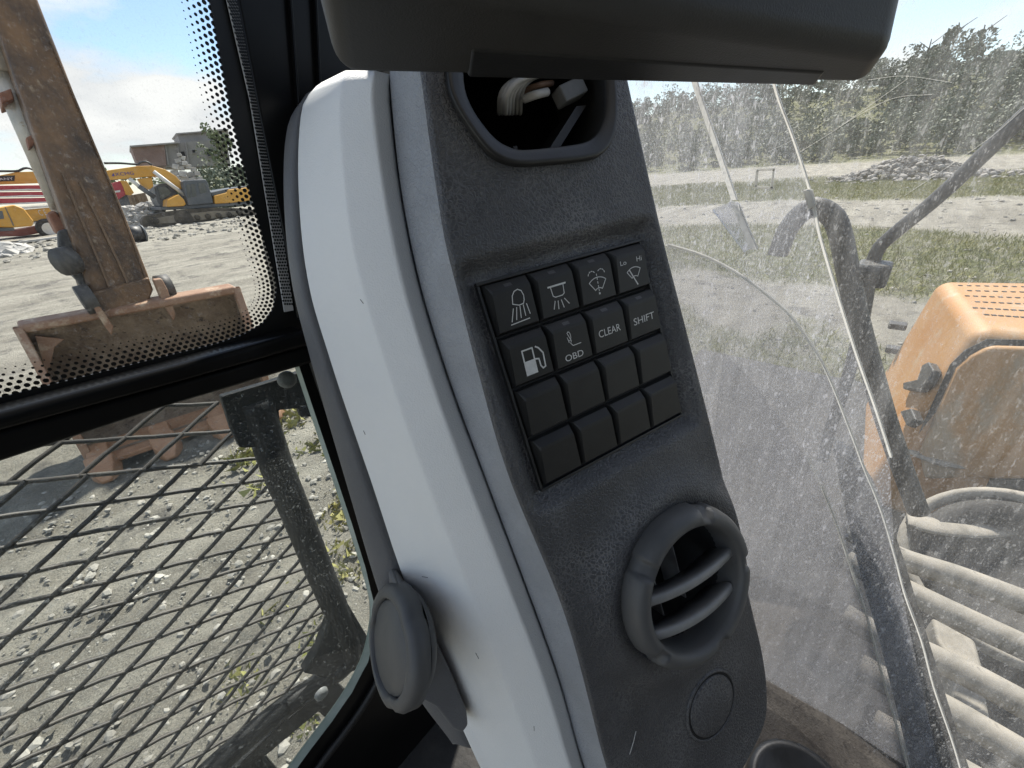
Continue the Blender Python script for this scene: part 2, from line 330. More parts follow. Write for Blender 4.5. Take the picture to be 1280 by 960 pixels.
def build_ground():
    radii = np.r_[0, np.geomspace(.35, 1.0, 12), np.geomspace(1.015, 9.0, 170), np.geomspace(9.3, 2500, 140)]; ang = np.radians(np.arange(0, 360, .9))
    ang = np.r_[np.radians(np.arange(-30, 130, .45)), np.radians(np.arange(130, 330, 3))]
    RR, AA = np.meshgrid(radii, ang, indexing='ij'); X = RR*np.sin(AA); Y = RR*np.cos(AA); Z = terrain(X, Y)
    nr, na = RR.shape
    from mathutils import noise as mn
    for i in range(nr):                                # churned soil near the cab
        if not 1.0 < radii[i] < 9.0: continue
        k = .05*float(smooth01(1.0, 1.6, radii[i])*smooth01(9.0, 5.0, radii[i]))
        for j in range(na):
            if ang[j] > R(131): break
            p = Vector((X[i, j]*2.6, Y[i, j]*2.6, 0)); Z[i, j] += k*(mn.fractal(p, .9, 2.1, 5)-.1)
    me = bpy.data.meshes.new('ground')
    idx = np.arange(nr*na).reshape(nr, na); nx = np.roll(idx, -1, 1)
    F = np.stack([idx[:-1], nx[:-1], nx[1:], idx[1:]], -1).reshape(-1, 4)
    me.from_pydata(np.stack([X, Y, Z], -1).reshape(-1, 3).tolist(), [], F.tolist())
    at = me.attributes.new('grass', 'FLOAT', 'POINT'); at.data.foreach_set('value', grass_amount(X, Y).reshape(-1).astype(np.float32))
    me.polygons.foreach_set('use_smooth', [True]*len(me.polygons))
    m = bpy.data.materials.new('yard_soil'); m.use_nodes = True; t = m.node_tree; n = t.nodes; l = t.links.new
    b = n['Principled BSDF']; b.inputs['Roughness'].default_value = .92; b.inputs['Specular IOR Level'].default_value = .2
    co = n.new('ShaderNodeTexCoord')
    def noise(sc, det=8, ro=.65, st=None):
        q = n.new('ShaderNodeTexNoise'); q.inputs['Scale'].default_value = sc; q.inputs['Detail'].default_value = det; q.inputs['Roughness'].default_value = ro
        if st:
            mp_ = n.new('ShaderNodeMapping'); mp_.inputs['Scale'].default_value = st; l(co.outputs['Object'], mp_.inputs[0]); l(mp_.outputs[0], q.inputs['Vector'])
        else: l(co.outputs['Object'], q.inputs['Vector'])
        return q.outputs[0]
    def ramp(src, p0, p1, c0, c1):
        q = n.new('ShaderNodeValToRGB'); q.color_ramp.elements[0].position = p0; q.color_ramp.elements[1].position = p1
        q.color_ramp.elements[0].color = (*c0, 1); q.color_ramp.elements[1].color = (*c1, 1); l(src, q.inputs[0]); return q.outputs[0]
    def mix(f, a, b_):
        q = n.new('ShaderNodeMixRGB'); l(f, q.inputs[0]); l(a, q.inputs[1]); l(b_, q.inputs[2]); return q.outputs[0]
    soil = ramp(noise(.9), .3, .7, (.17, .155, .125), (.32, .295, .245))
    ruts = ramp(noise(.8, 6, .6, (.35, 2.6, 1)), .42, .62, (0, 0, 0), (1, 1, 1))
    pale = ramp(noise(7), .3, .7, (.37, .345, .285), (.49, .46, .39))
    soil = mix(ruts, soil, pale)
    grit = ramp(noise(70, 5, .8), .44, .58, (0, 0, 0), (1, 1, 1))
    soil = mix(grit, soil, ramp(noise(150, 4, .8), .38, .62, (.10, .095, .08), (.50, .48, .41)))
    wet = ramp(noise(1.9, 7), .53, .66, (0, 0, 0), (.8, .8, .8))
    soil = mix(wet, soil, ramp(noise(12), .3, .7, (.09, .085, .078), (.17, .16, .145)))
    grass = ramp(noise(6), .3, .7, (.065, .085, .02), (.17, .17, .06))
    an = n.new('ShaderNodeAttribute'); an.attribute_name = 'grass'
    gm = n.new('ShaderNodeMath'); gm.operation = 'MULTIPLY'; l(an.outputs['Fac'], gm.inputs[0]); l(ramp(noise(3.5), .34, .56, (.1, .1, .1), (1, 1, 1)), gm.inputs[1])
    l(mix(gm.outputs[0], soil, grass), b.inputs['Base Color'])
    bp = n.new('ShaderNodeBump'); bp.inputs['Strength'].default_value = 1.0; bp.inputs['Distance'].default_value = .07
    ad = n.new('ShaderNodeMath'); ad.operation = 'ADD'; l(noise(9, 10, .7), ad.inputs[0])
    mu = n.new('ShaderNodeMath'); mu.operation = 'MULTIPLY'; mu.inputs[1].default_value = .5; l(noise(50, 8, .8), mu.inputs[0]); l(mu.outputs[0], ad.inputs[1])
    l(ad.outputs[0], bp.inputs['Height']); l(bp.outputs[0], b.inputs['Normal'])
    me.materials.append(m)
    o = bpy.data.objects.new('ground', me); COL.objects.link(o); o['kind'] = 'structure'
build_ground()
def gr(x, y):                                          # photo pixel -> point on the terrain
    v = ray(x, y); t = 0.3
    for i in range(4000):
        p = C+v*t
        if p[2] < float(terrain(p[0], p[1])): return p
        t *= 1.004
    return p

# ------------------------------------------------------------------ the console on the front right pillar
FA = V(.953, -.300, .045); FA = nrm(FA); FN = V(-.295, -.881, .370); FN = nrm(FN-FA*np.dot(FN, FA)); FB = np.cross(FN, FA); FT = C+V(.143, .116, -.172)
def fpl(off=0.0): return (FT-FN*off, FN)
def uv(x, y, off=0.0):
    q = hit(x, y, fpl(off))-FT; return np.array([q@FA, q@FB])
def fp(u, v, h=0.0): return FT+FA*u+FB*v+FN*h
E4 = [(487, 70), (489, 116), (502, 235), (527, 357), (565, 480), (609, 600), (695, 832), (732, 960), (775, 1080)]
E5 = [(527, 60), (534, 104), (559, 279), (577, 357), (605, 470), (642, 600), (714, 776), (762, 960), (810, 1090)]
E6 = [(782, 70), (790, 110), (830, 290), (868, 440), (905, 590), (940, 750), (955, 815), (961, 865), (957, 905), (928, 965), (880, 1060)]
def curve_v(px, off):
    q = np.array([uv(x, y, off) for x, y in px]); q = resample(q, 120); q = q[np.argsort(q[:, 1])]
    return lambda v: np.interp(v, q[:, 1], q[:, 0])
u4, u5, u6 = curve_v(E4, .036), curve_v(E5, 0), curve_v(E6, 0)
KW, KH = .1215, .1255
HOLE_O = [(557, 60), (557, 105), (566, 133), (582, 160), (603, 188), (622, 203), (645, 209), (675, 208), (735, 201), (755, 190), (765, 170), (768, 140), (765, 100), (755, 60)]
HOLE_I = [(578, 60), (580, 108), (588, 133), (601, 154), (618, 174), (634, 184), (650, 188), (680, 186), (725, 180), (742, 171), (751, 154), (755, 134), (754, 100), (745, 60)]
VC = np.array([.0770, -.1085]); VR = .056             # vent centre and radius on the face
PC = uv(889, 881)
def inpoly(P, q):
    c = False; n = len(P)
    for i in range(n):
        a, b = P[i], P[i-1]
        if (a[1] > q[1]) != (b[1] > q[1]) and q[0] < (b[0]-a[0])*(q[1]-a[1])/(b[1]-a[1])+a[0]: c = not c
    return c
def face_h(u, v):
    dx = max(-.004-u, 0, u-(KW+.003)); dy = max(-.003-v, 0, v-(KH+.005)); d = math.hypot(dx, dy)
    t = min(d/.011, 1); h = -.0085*(1-t*t*(3-2*t))
    r = math.hypot(u-VC[0], v-VC[1])
    h += .0065*math.exp(-((r-.063)/.013)**2)-.004*(1 if r < .052 else 0)
    return h
console = thing('pillar_console', 'dark grained console with keypad and round vent on the front right cab pillar', 'console', fp(.06, -.30, -.05))
hole_uv = [uv(x, y) for x, y in HOLE_O]; cen = np.mean(hole_uv, 0); hole_s = [cen+(q-cen)*.93 for q in hole_uv]
g = G(); rows = []; vv = np.arange(-.335, .275, .0022)
for v in vv:
    a, b, c = float(u4(v)), float(u5(v)), float(u6(v)); row = []
    row.append(fp(a+.003, v, -.052))
    for k in range(7):                                 # rounded chamfer
        t = k/7; s = t**1.0
        row.append(fp(a+(b-a)*s, v, -.036*(1-t)**1.12))
    for k in range(78):
        u = b+(c-.004-b)*k/77; row.append(fp(u, v, face_h(u, v)))
    for k in range(1, 6):
        t = k/5*math.pi/2; row.append(fp(c-.004+.004*math.sin(t), v, -.004*(1-math.cos(t))))
    row.append(fp(c, v, -.11)); rows.append(row)
nc = len(rows[0]); g.v = [tuple(p) for r_ in rows for p in r_]
for i in range(len(rows)-1):
    for j in range(nc-1):
        if 8 <= j < 86:
            b, c = float(u5(vv[i])), float(u6(vv[i])); u = b+(c-.004-b)*(j-7.5)/77; v = vv[i]+.0011
            if math.hypot(u-VC[0], v-VC[1]) < .049 or inpoly(hole_s, (u, v)): continue
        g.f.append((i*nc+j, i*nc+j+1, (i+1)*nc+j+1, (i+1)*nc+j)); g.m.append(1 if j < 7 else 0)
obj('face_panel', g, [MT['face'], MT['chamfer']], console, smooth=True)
# scratches and a scuff on the face
for (x0, y0, x1, y1) in [(787, 943, 795, 914), (668, 652, 674, 668)]:
    p, q = hit(x0, y0, fpl(-.0006)), hit(x1, y1, fpl(-.0006)); obj('scratch', G().tube([p, (p+q)/2+FA*.0004, q], .00022, 4), MT['vent'] if x0 < 700 else MT['wire_w'], console)
# light cover beside it, then the charcoal trim
MT['scuff'] = mat('dark_scuff', (.08, .08, .08), rough=.7)
def px_edge(px, off, n=70):
    """an edge line of a moulding: photo outline on planes parallel to the face, off may vary along the line"""
    of = off if hasattr(off, '__len__') else [off]*len(px)
    return resample([hit(x, y, fpl(o)) for (x, y), o in zip(px, of)], n)
n_ = 80
c5 = px_edge([(491, 98), (490, 130), (503, 240), (528, 360), (566, 482), (610, 602), (696, 834), (733, 962), (775, 1080)], .052, n_)
c4 = px_edge([(487, 93), (486, 130), (499, 240), (523, 360), (561, 482), (606, 602), (692, 834), (729, 962), (771, 1080)], .0395, n_)
c3 = px_edge([(468, 88), (466, 130), (480, 240), (505, 360), (541, 480), (588, 610), (676, 840), (714, 962), (756, 1080)], .0340, n_)
c2 = px_edge([(432, 88), (424, 130), (431, 235), (447, 335), (490, 480), (540, 620), (625, 835), (672, 962), (720, 1080)], .049, n_)
c1 = px_edge([(402, 103), (385, 135), (381, 235), (393, 345), (420, 440), (480, 620), (552, 820), (610, 955), (660, 1060)], .094, n_)
c0 = px_edge([(395, 108), (377, 138), (373, 235), (384, 350), (411, 445), (471, 625), (540, 825), (596, 950), (650, 1060)], .102, n_)
cm = px_edge([(400, 110), (388, 140), (386, 235), (398, 350), (425, 445), (485, 625), (556, 825), (612, 950), (665, 1060)], .110, n_)
def loftrows(edges, per=5, fac=0.0):
    rows = []
    for i in range(len(edges[0])):
        E_ = [e[i] for e in edges]; a = resample(E_, per*(len(E_)-1)+1)
        if fac:                                        # flatter facets with soft edges between them
            E_ = np.array(E_); d = np.r_[0, np.cumsum(np.linalg.norm(np.diff(E_, axis=0), axis=1))]; q = np.linspace(0, d[-1], len(a))
            a = a*(1-fac)+fac*np.stack([np.interp(q, d, E_[:, k]) for k in range(3)], 1)
        rows.append(list(a))
    return rows
top_in = [np.array(q) for q in (c5[0], c4[0], c3[0], c2[0], c1[0], c0[0], cm[0])]
g = G(); rw = loftrows([c5, c4, c3, c2, c1, c0, cm], 12, .93)
back = [p - FN*.04 + FB*(-.004) for p in rw[0]]; g.grid([back]+[[p+FB*.0 for p in rw[0]]]+rw[1:])
lc_ = obj('light_cover', g, MT['cover'], console, smooth=True)
for (i_, j_, ln_) in ((18, 32, .0035), (44, 50, .006), (61, 28, .004), (30, 58, .003), (52, 40, .005)):     # small scuffs in the light plastic
    p = np.array(rw[i_][j_]); q = np.array(rw[i_][j_+1]); nn_ = nrm(np.cross(np.array(rw[i_+1][j_])-p, q-p)); nn_ = nn_*(1 if np.dot(nn_, C-p) > 0 else -1)
    d_1 = nrm(nrm(q-p)*math.cos(i_)+nrm(np.array(rw[i_+1][j_])-p)*math.sin(i_)); obj('scuff', G().tube([p+nn_*.0001, p+nn_*.0001+d_1*ln_*.5, p+nn_*.0001+d_1*ln_], .00022, 4), MT['scuff'], lc_)
t4 = px_edge([(395, 112), (381, 140), (378, 235), (389, 350), (416, 445), (476, 625), (545, 825), (595, 935)], .109, n_)
t3 = px_edge([(391, 113), (374, 140), (369, 235), (379, 350), (406, 450), (466, 630), (540, 838), (586, 935)], .107, n_)
t2 = px_edge([(385, 116), (364, 155), (359, 240), (368, 345), (391, 440), (444, 620), (478, 730), (520, 850), (570, 930)], .114, n_)
t1 = px_edge([(383, 118), (360, 158), (355, 240), (364, 345), (386, 440), (438, 620), (472, 735), (512, 852), (566, 930)], .125, n_)
t0 = px_edge([(392, 122), (372, 160), (368, 240), (378, 345), (400, 440), (452, 620), (486, 735), (526, 852), (575, 930)], .16, n_)
g = G().grid(loftrows([t4, t3, t2, t1, t0], 5)); obj('side_trim', g, MT['trim'], console, smooth=True)
# a boss and a closed round vent at the foot of the trim
boss_c = hit(520, 812, fpl(.10)); vw_ = nrm(ray(497, 806)); dax = nrm((rv*-.94+dv*.30)*.80-vw_*.60)
dc = hit(494, 806, fpl(.076))
sv_ = obj('side_vent', G().lathe([(.0, .004), (.0282, .004), (.0294, .0025), (.0294, .0005)], dc, dax, 48), MT['vent'], console, smooth=True)
g = G().lathe([(.0300, .000), (.0303, .0055), (.0325, .0062), (.0372, .0045), (.0392, .001), (.0392, -.007), (.030, -.010)], dc, dax, 64,
              mod=lambda r, h, a: r-(.0022*max(0, math.cos(3*a-.6))**14 if r > .03 else 0))
obj('ring', g, MT['vent'], sv_, smooth=True)
g = G(); rows = []
for k in range(9):
    t = k/8; rows.append((.0345*math.cos(t*1.45)**.5, -.010-.012*t))
g.lathe([(r_, h_) for r_, h_ in rows], dc, dax, 40, mod=lambda r, h, a: r)
obj('boss', g, MT['vent'], sv_, smooth=True)
obj('vent_bracket', G().px([(496, 760), (494, 736), (503, 732), (522, 760), (545, 800), (566, 845), (584, 890), (586, 908), (578, 918), (566, 912), (545, 885), (520, 872), (495, 820)], fpl(.079), .05), MT['trim'], sv_, bevel=.004, seg=3)
# ---- keypad
kp = obj('keypad', G().prism([fp(-.001, -.001, -.0100), fp(KW, -.001, -.0100), fp(KW, KH, -.0100), fp(-.001, KH, -.0100)], FN*.0026), MT['dark'], console)
g = G(); e = .0022
for (ua, va, ub, vb) in [(-.0022, -.0022, KW+.0012, -.0004), (-.0022, KH-.0008, KW+.0012, KH+.0012), (-.0022, -.0004, -.0006, KH-.0008), (KW-.0004, -.0004, KW+.0012, KH-.0008)]:
    g.prism([fp(ua, va, -.0098), fp(ub, va, -.0098), fp(ub, vb, -.0098), fp(ua, vb, -.0098)], FN*.0050)
obj('keypad_frame', g, MT['bezel'], kp, bevel=.0005)
PU, PV = KW/4, KH/4
def key_h(t): return -.0034+(t-.07)/(.74-.07)*.0026
def strokes(g, u0, v0, pts, wd=.00055, close=False):
    """printed line on a key; points in thousandths of the key's pitch"""
    P = [np.array([u0+p[0]*PU, v0+p[1]*PV]) for p in pts]
    if close: P.append(P[0])
    for a, b in zip(P[:-1], P[1:]):
        d = b-a; ln = np.linalg.norm(d); 
        if ln < 1e-6: continue
        d /= ln; q = np.array([-d[1], d[0]])*wd/2; a2 = a-d*wd*.3; b2 = b+d*wd*.3
        g.add([fp(*p, key_h((p[1]-v0)/PV)+.00012) for p in (a2-q, b2-q, b2+q, a2+q)], [(0, 1, 2, 3)], 1)
def fillp(g, u0, v0, pts):
    g.add([fp(u0+p[0]*PU, v0+p[1]*PV, key_h(p[1])+.00012) for p in pts], [tuple(range(len(pts)))], 1)
def arc(cx_, cy_, r, a0, a1, n=12, sy=1.0): return [(cx_+r*math.cos(R(a0+(a1-a0)*k/n)), cy_+sy*r*math.sin(R(a0+(a1-a0)*k/n))) for k in range(n+1)]
def key_text(g, u0, v0, s, cx_, cy_, hgt, wid):
    k0 = fp(u0+(cx_-wid/2)*PU, v0+(cy_-hgt/2)*PV, key_h(cy_-hgt/2)); k1 = fp(u0+(cx_-wid/2)*PU, v0+(cy_+hgt/2)*PV, key_h(cy_+hgt/2))
    text_geo(g, s, k0, FA, nrm(k1-k0), hgt*PV, .00014, 1, wid*PU)
KL = {(0, 0): 'key with a work lamp beam symbol', (1, 0): 'key with a roof lamp symbol', (2, 0): 'key with a windscreen washer symbol', (3, 0): 'key with a wiper symbol marked Lo and Hi',
      (0, 1): 'key with a fuel pump symbol', (1, 1): 'key marked OBD', (2, 1): 'key marked CLEAR', (3, 1): 'key marked SHIFT'}
for j in range(4):
    for i in range(4):
        u0, v0 = i*PU, KH-(j+1)*PV; g = G()
        def q(a, b, h): return fp(u0+a*PU, v0+b*PV, h)
        x0, x1, y0, y1 = .018, .982, .015, .985
        ring0 = [q(x0, y0, -.0075), q(x1, y0, -.0075), q(x1, y1, -.0075), q(x0, y1, -.0075)]
        top = [q(x0+.05, .07, key_h(.07)), q(x1-.035, .07, key_h(.07)), q(x1-.05, .74, key_h(.74)), q(x0+.10, .74, key_h(.74)), q(x1-.06, .80, -.00085), q(x0+.12, .80, -.00085), q(x1-.03, .94, -.0046), q(x0+.045, .94, -.0046)]
        vs_ = ring0+top
        g.add(vs_, [(4, 5, 6, 7), (7, 6, 8, 9), (9, 8, 10, 11), (0, 1, 5, 4), (1, 2, 10, 8, 6, 5), (2, 3, 11, 10), (3, 0, 4, 7, 9, 11)], 0)
        if (i, j) == (0, 0):
            strokes(g, u0, v0, [(.47, .50), (.50, .64), (.56, .71), (.64, .73), (.71, .69), (.74, .60), (.73, .52), (.70, .46), (.60, .45)], close=True)
            for k in range(5): strokes(g, u0, v0, [(.46+.075*k, .42-.01*k+.015*k), (.37+.105*k, .20+.012*k)])
            strokes(g, u0, v0, [(.34, .15), (.76, .17)])
        if (i, j) == (1, 0):
            strokes(g, u0, v0, [(.30, .60), (.72, .60)], .0010); strokes(g, u0, v0, [(.36, .58), (.38, .42), (.43, .39), (.60, .39), (.65, .42), (.66, .58)])
            for a, b in (((.40, .32), (.34, .18)), ((.47, .31), (.45, .16)), ((.55, .31), (.58, .16)), ((.63, .32), (.72, .20))): strokes(g, u0, v0, [a, b])
        if (i, j) == (2, 0):
            strokes(g, u0, v0, arc(.52, .16, .36, 128, 52)+arc(.52, .16, .15, 52, 128, 6), close=True)
            for k in range(4): strokes(g, u0, v0, arc(.40, .56, .10, 40+34*k, 60+34*k, 2))
            for k in range(4): strokes(g, u0, v0, arc(.64, .56, .10, 10+34*k, 30+34*k, 2))
            for k in range(5): strokes(g, u0, v0, [(.52, .25+.075*k), (.52, .285+.075*k)])
            fillp(g, u0, v0, [(.50, .18), (.54, .18), (.54, .22), (.50, .22)])
        if (i, j) == (3, 0):
            strokes(g, u0, v0, arc(.55, .18, .32, 130, 55)+arc(.55, .18, .14, 55, 130, 6), close=True)
            strokes(g, u0, v0, [(.60, .13), (.42, .46)], .0009)
            key_text(g, u0, v0, 'Lo', .28, .64, .09, .17); key_text(g, u0, v0, 'Hi', .74, .64, .10, .15)
        if (i, j) == (0, 1):
            fillp(g, u0, v0, [(.34, .16), (.60, .16), (.60, .43), (.34, .43)])
            strokes(g, u0, v0, [(.355, .43), (.355, .64), (.585, .64), (.585, .43)], .0009)
            strokes(g, u0, v0, [(.60, .42), (.68, .40), (.69, .26), (.73, .20), (.79, .22), (.80, .48), (.72, .60), (.66, .64)], .0009)
        if (i, j) == (1, 1):
            strokes(g, u0, v0, [(.44, .48)]+[(.46+.045*math.cos(R(a)), .60+.09*math.sin(R(a))) for a in range(190, 500, 30)]+[(.50, .50), (.47, .46), (.52, .40), (.72, .40)], .00045)
            key_text(g, u0, v0, 'OBD', .50, .20, .13, .46)
        if (i, j) == (2, 1): key_text(g, u0, v0, 'CLEAR', .50, .42, .15, .60)
        if (i, j) == (3, 1): key_text(g, u0, v0, 'SHIFT', .50, .40, .15, .62)
        if (i, j) in ((0, 0), (1, 0), (1, 1), (2, 0), (2, 1), (3, 1)):
            g.add([fp(u0+a*PU, v0+b*PV, -.00085-(b-.80)/.14*.00375+.00012) for a, b in ((.42, .83), (.58, .83), (.58, .89), (.42, .89))], [(0, 1, 2, 3)], 2)
        obj('key', g, [MT['key'], MT['print'], MT['led']], kp, label=KL.get((i, j)), fix=False, bevel=0)
# ---- round air vent
vc = fp(*VC, 0)
av = obj('air_vent', G().lathe([(.0424, .006), (.0415, -.004), (.0405, -.045), (.0, -.045)], vc, FN, 56), MT['dark'], console, smooth=True)
g = G(); rows = []
for (r, h) in [(.0555, -.006), (.0562, .004), (.0558, .0100), (.0545, .0155), (.0522, .0186), (.0488, .0200), (.0456, .0198), (.0436, .0185), (.0426, .0150), (.0420, .0050), (.0415, -.010)]:
    row = []
    for k in range(240):
        a = 2*math.pi*k/240; q = ((a*5/(2*math.pi)+.62) % 1.0)-.5; n_c = 1/(1+math.exp((abs(q)-.075)/.006)); w_n = smooth01(.0455, .0495, r)*n_c
        row.append(vc+FN*(h-.0052*w_n*(1 if h > 0 else 0))+(r-.0018*n_c*(1 if r > .0545 else 0))*(FA*math.cos(a)+FB*math.sin(a)))
    rows.append(row)
g.grid(rows, 0, True)
obj('ring', g, MT['vent'], av, smooth=True)
for vo_, half, bow in ((.0070, .0408, 1), (-.0190, .0365, 1)):
    rows = []; tilt = R(-7)
    du = FA*math.cos(tilt)+FB*math.sin(tilt); db = -FA*math.sin(tilt)+FB*math.cos(tilt)
    for k in range(17):
        s = -1+2*k/16; bulge = .0030*(1-s*s)+.0095
        c_ = vc+du*half*s*1.03+db*(vo_-.003*(1-s*s))+FN*bulge; th = .0034
        prof = [(-.0, .0032), (.0022, .0034), (.0034, .0026), (.0036, .0), (.0034, -.0026), (.0022, -.0034), (-.018, -.0085), (-.018, -.006)]
        rows.append([c_+FN*a+db*b for a, b in prof])
    obj('louver', G().grid(rows, 0, True), MT['louver'], av, smooth=True)
g = G()
for uo in (-.012, .012):
    for hh in (0,):
        p = vc+FA*uo-FN*.012; g.prism([p-FB*.032, p-FB*.032+FA*.0009, p+FB*.032+FA*.0009, p+FB*.032], -FN*.02)
obj('vane', g, MT['louver'], av)
# ---- blanking plug
pc = fp(*PC, 0)
bp_ = obj('blanking_plug', G().lathe([(.0, .0018), (.0218, .0018), (.0230, .0012), (.0232, -.004)], pc, FN, 56), MT['face'], console, smooth=True)
obj('gap', G().lathe([(.0228, .0006), (.0252, .0006)], pc, FN, 56), MT['dark'], bp_)
g = G().lathe([(.0250, .0004), (.0254, .0014), (.0264, .0014), (.0272, .0002), (.0272, -.002)], pc, FN, 56); obj('rim', g, MT['face'], bp_, smooth=True)
# ---- bezel round the open hole at the top
oi = resample([uv(x, y) for x, y in HOLE_I], 60); oo = resample([uv(x, y) for x, y in HOLE_O], 60)
g = G(); rows = []
for k in range(60):
    a, b = oo[k], oi[k]; m_ = lambda t: a+(b-a)*t
    rows.append([fp(*m_(0), -.004), fp(*m_(.02), .0028), fp(*m_(.10), .0038), fp(*m_(.30), .0036), fp(*m_(.55), .0026), fp(*m_(.90), .0020), fp(*m_(1.0), .0008), fp(*m_(1.02), -.05)])
ob = obj('opening_bezel', G().grid(rows), MT['bezel'], console, smooth=True)
g = G(); g.prism([fp(.02, .10, -.085), fp(.135, .10, -.085), fp(.135, .275, -.085), fp(.02, .275, -.085)], -FN*.01)
for qa in ([(.005, .10), (.012, .10), (.012, .29), (.005, .29)], [(.135, .10), (.140, .10), (.140, .29), (.135, .29)], [(.005, .10), (.140, .10), (.140, .105), (.005, .105)], [(.005, .285), (.140, .285), (.140, .29), (.005, .29)]):
    g.prism([fp(u, v, -.012) for u, v in qa], -FN*.08)
obj('cavity_back', g, MT['dark'], console)
obj('top_cap', G().prism([fp(.0, .270, .001), fp(.142, .270, .001), fp(.142, .270, -.105), fp(.0, .270, -.105)], FB*.006), MT['dark'], console)
g = G(); p0, p1 = uv(692, 186), uv(735, 118)
g.prism([fp(p0[0], p0[1], -.012), fp(p0[0]+.008, p0[1], -.012), fp(p1[0]+.008, p1[1], -.012), fp(p1[0], p1[1], -.012)], -FN*.03)
p0, p1 = uv(677, 188), uv(670, 150)
g.prism([fp(p0[0], p0[1], -.03), fp(p0[0]+.003, p0[1], -.03), fp(p1[0]+.003, p1[1], -.03), fp(p1[0], p1[1], -.03)], -FN*.02)
obj('cavity_rib', g, MT['bezel'], console)
# ---- loose wires in the hole
wb = hit(640, 140, fpl(.03)); wires = thing('wire_harness', 'bundle of loose white wires in the open hole at the console top', 'wires', wb)
def fpx(x, y, off): return hit(x, y, fpl(off))
for k, (dx, of) in enumerate([(-4, .014), (0, .010), (4, .007), (8, .010), (12, .014), (17, .018), (22, .02)]):
    P = resample([fpx(628+dx, 142, of+.012), fpx(629+dx, 122, of), fpx(636+dx*.9, 108, of-.004), fpx(652+dx*.6, 98, of-.004), fpx(676+dx*.3, 92, of)], 24)
    obj('wire', G().tube(P, .0015, 8), MT['wire_w'], wires, smooth=True)
P = resample([fpx(652, 118, .02), fpx(664, 110, .014), fpx(676, 106, .012), fpx(690, 104, .016)], 16); obj('wire', G().tube(P, .0018, 8), MT['wire_b'], wires, smooth=True)
P = resample([fpx(655, 124, .016), fpx(668, 119, .010), fpx(684, 115, .012)], 12); obj('wire', G().tube(P, .0024, 8), MT['wire_w'], wires, smooth=True)
ax_ = [nrm(fpx(730, 105, .01)-fpx(695, 122, .01)), None, FN]; ax_[1] = np.cross(ax_[2], ax_[0])
obj('connector', G().box(fpx(712, 116, .012), .020, .010, .010, ax_), MT['plug'], wires, bevel=.001)

# ------------------------------------------------------------------ overhead monitor seen from below
def at(x, y, d): return C+nrm(ray(x, y))*d             # point d metres from the eye
FR_, FL_, BR_, BL_ = at(1113, 68, .275), at(395, -42, .168), at(1082, 109, .305), at(425, 98, .212)
up_ = V(0, 0, .15)
mon = thing('overhead_monitor', 'dark grey rounded monitor housing hanging over the console top', 'monitor', (FR_+FL_+BR_+BL_)/4)
g = G().add([FR_, FL_, BL_, BR_]+[p+up_+V(0, .01, 0) for p in (FR_, FL_, BL_, BR_)], [(0, 1, 2, 3), (7, 6, 5, 4), (0, 4, 5, 1), (1, 5, 6, 2), (2, 6, 7, 3), (3, 7, 4, 0)])
obj('housing', g, MT['monitor'], mon, bevel=.007, seg=5)
def lerp(a, b, t): return a+(b-a)*t
def mpt(s, t, dz): return lerp(lerp(FR_, FL_, s), lerp(BR_, BL_, s), t)-V(0, 0, dz)
g = G().add([mpt(.12, .55, -.001), mpt(.80, .55, -.001), mpt(.80, .93, -.001), mpt(.12, .93, -.001), mpt(.125, .57, .0009), mpt(.795, .57, .0009), mpt(.795, .92, .0009), mpt(.125, .92, .0009)],
            [(0, 1, 2, 3), (7, 6, 5, 4), (0, 4, 5, 1), (1, 5, 6, 2), (2, 6, 7, 3), (3, 7, 4, 0)])
obj('base_plate', g, MT['bezel'], mon, bevel=.0015)

# ------------------------------------------------------------------ windscreen, its frame, the lower window
WS = Ypl(.36)
def wpt(x, y, d=0.0): return hit(x, y, shift(WS, d))
fr = thing('windscreen_frame', 'glossy black steel frame with transom bar between the upper and lower front windows', 'frame', wpt(300, 600))
SOLID = [(255, -40), (262, 0), (276, 72), (290, 145), (302, 195), (314, 245), (330, 300), (342, 340), (346, 362), (342, 386), (328, 405), (305, 418), (270, 430), (200, 447), (100, 472), (0, 497), (-60, 512)]
INNER = resample([wpt(x, y) for x, y in SOLID], 120)
# frit band printed on the upper pane
pill = [(x, y) for x, y in SOLID]
g = G().px(pill+[(-60, 545), (0, 530), (200, 478), (385, 428), (372, 330), (352, 200), (318, 60), (305, -40)], shift(WS, -.001), .002)
obj('frit_border', g, MT['frit'], fr)
strip = [(280, -30), (284, 0), (313, 125), (341, 297), (356, 390), (367, 388), (354, 297), (321, 125), (297, 0), (293, -30)]
obj('reflection_strip', G().px(strip, shift(WS, -.0045), .002), MT['reflection'], fr)  # reflection of the frit on the frame side, painted as a grey strip
g = G()
lf, rt = resample([(280, -30), (284, 0), (313, 125), (341, 297), (354, 380)], 104), resample([(293, -30), (297, 0), (321, 125), (354, 297), (366, 380)], 104)
def disc(g, c, r, ax1, ax2, n=7, mi=0): g.add([c+ax1*r*math.cos(6.2832*k/n)+ax2*r*math.sin(6.2832*k/n) for k in range(n)], [tuple(range(n))], mi)
for k in range(104):
    for j in range(4):
        t = (j+.5*(k % 2)+.25)/4
        if t > 1: continue
        p = lf[k]+(rt[k]-lf[k])*t; disc(g, hit(p[0], p[1], shift(WS, -.0049)), .00085, V(1, 0, 0), V(0, 0, 1))
o = obj('reflection_dots', g, MT['frit'], fr, fix=False); o['kind'] = 'stuff'  # dark dots of the painted frit reflection
obj('pillar_post', G().px([(298, -40), (297, 0), (321, 125), (355, 297), (372, 400), (560, 420), (640, -40)], shift(WS, -.006), .05), MT['black'], fr, bevel=.002)
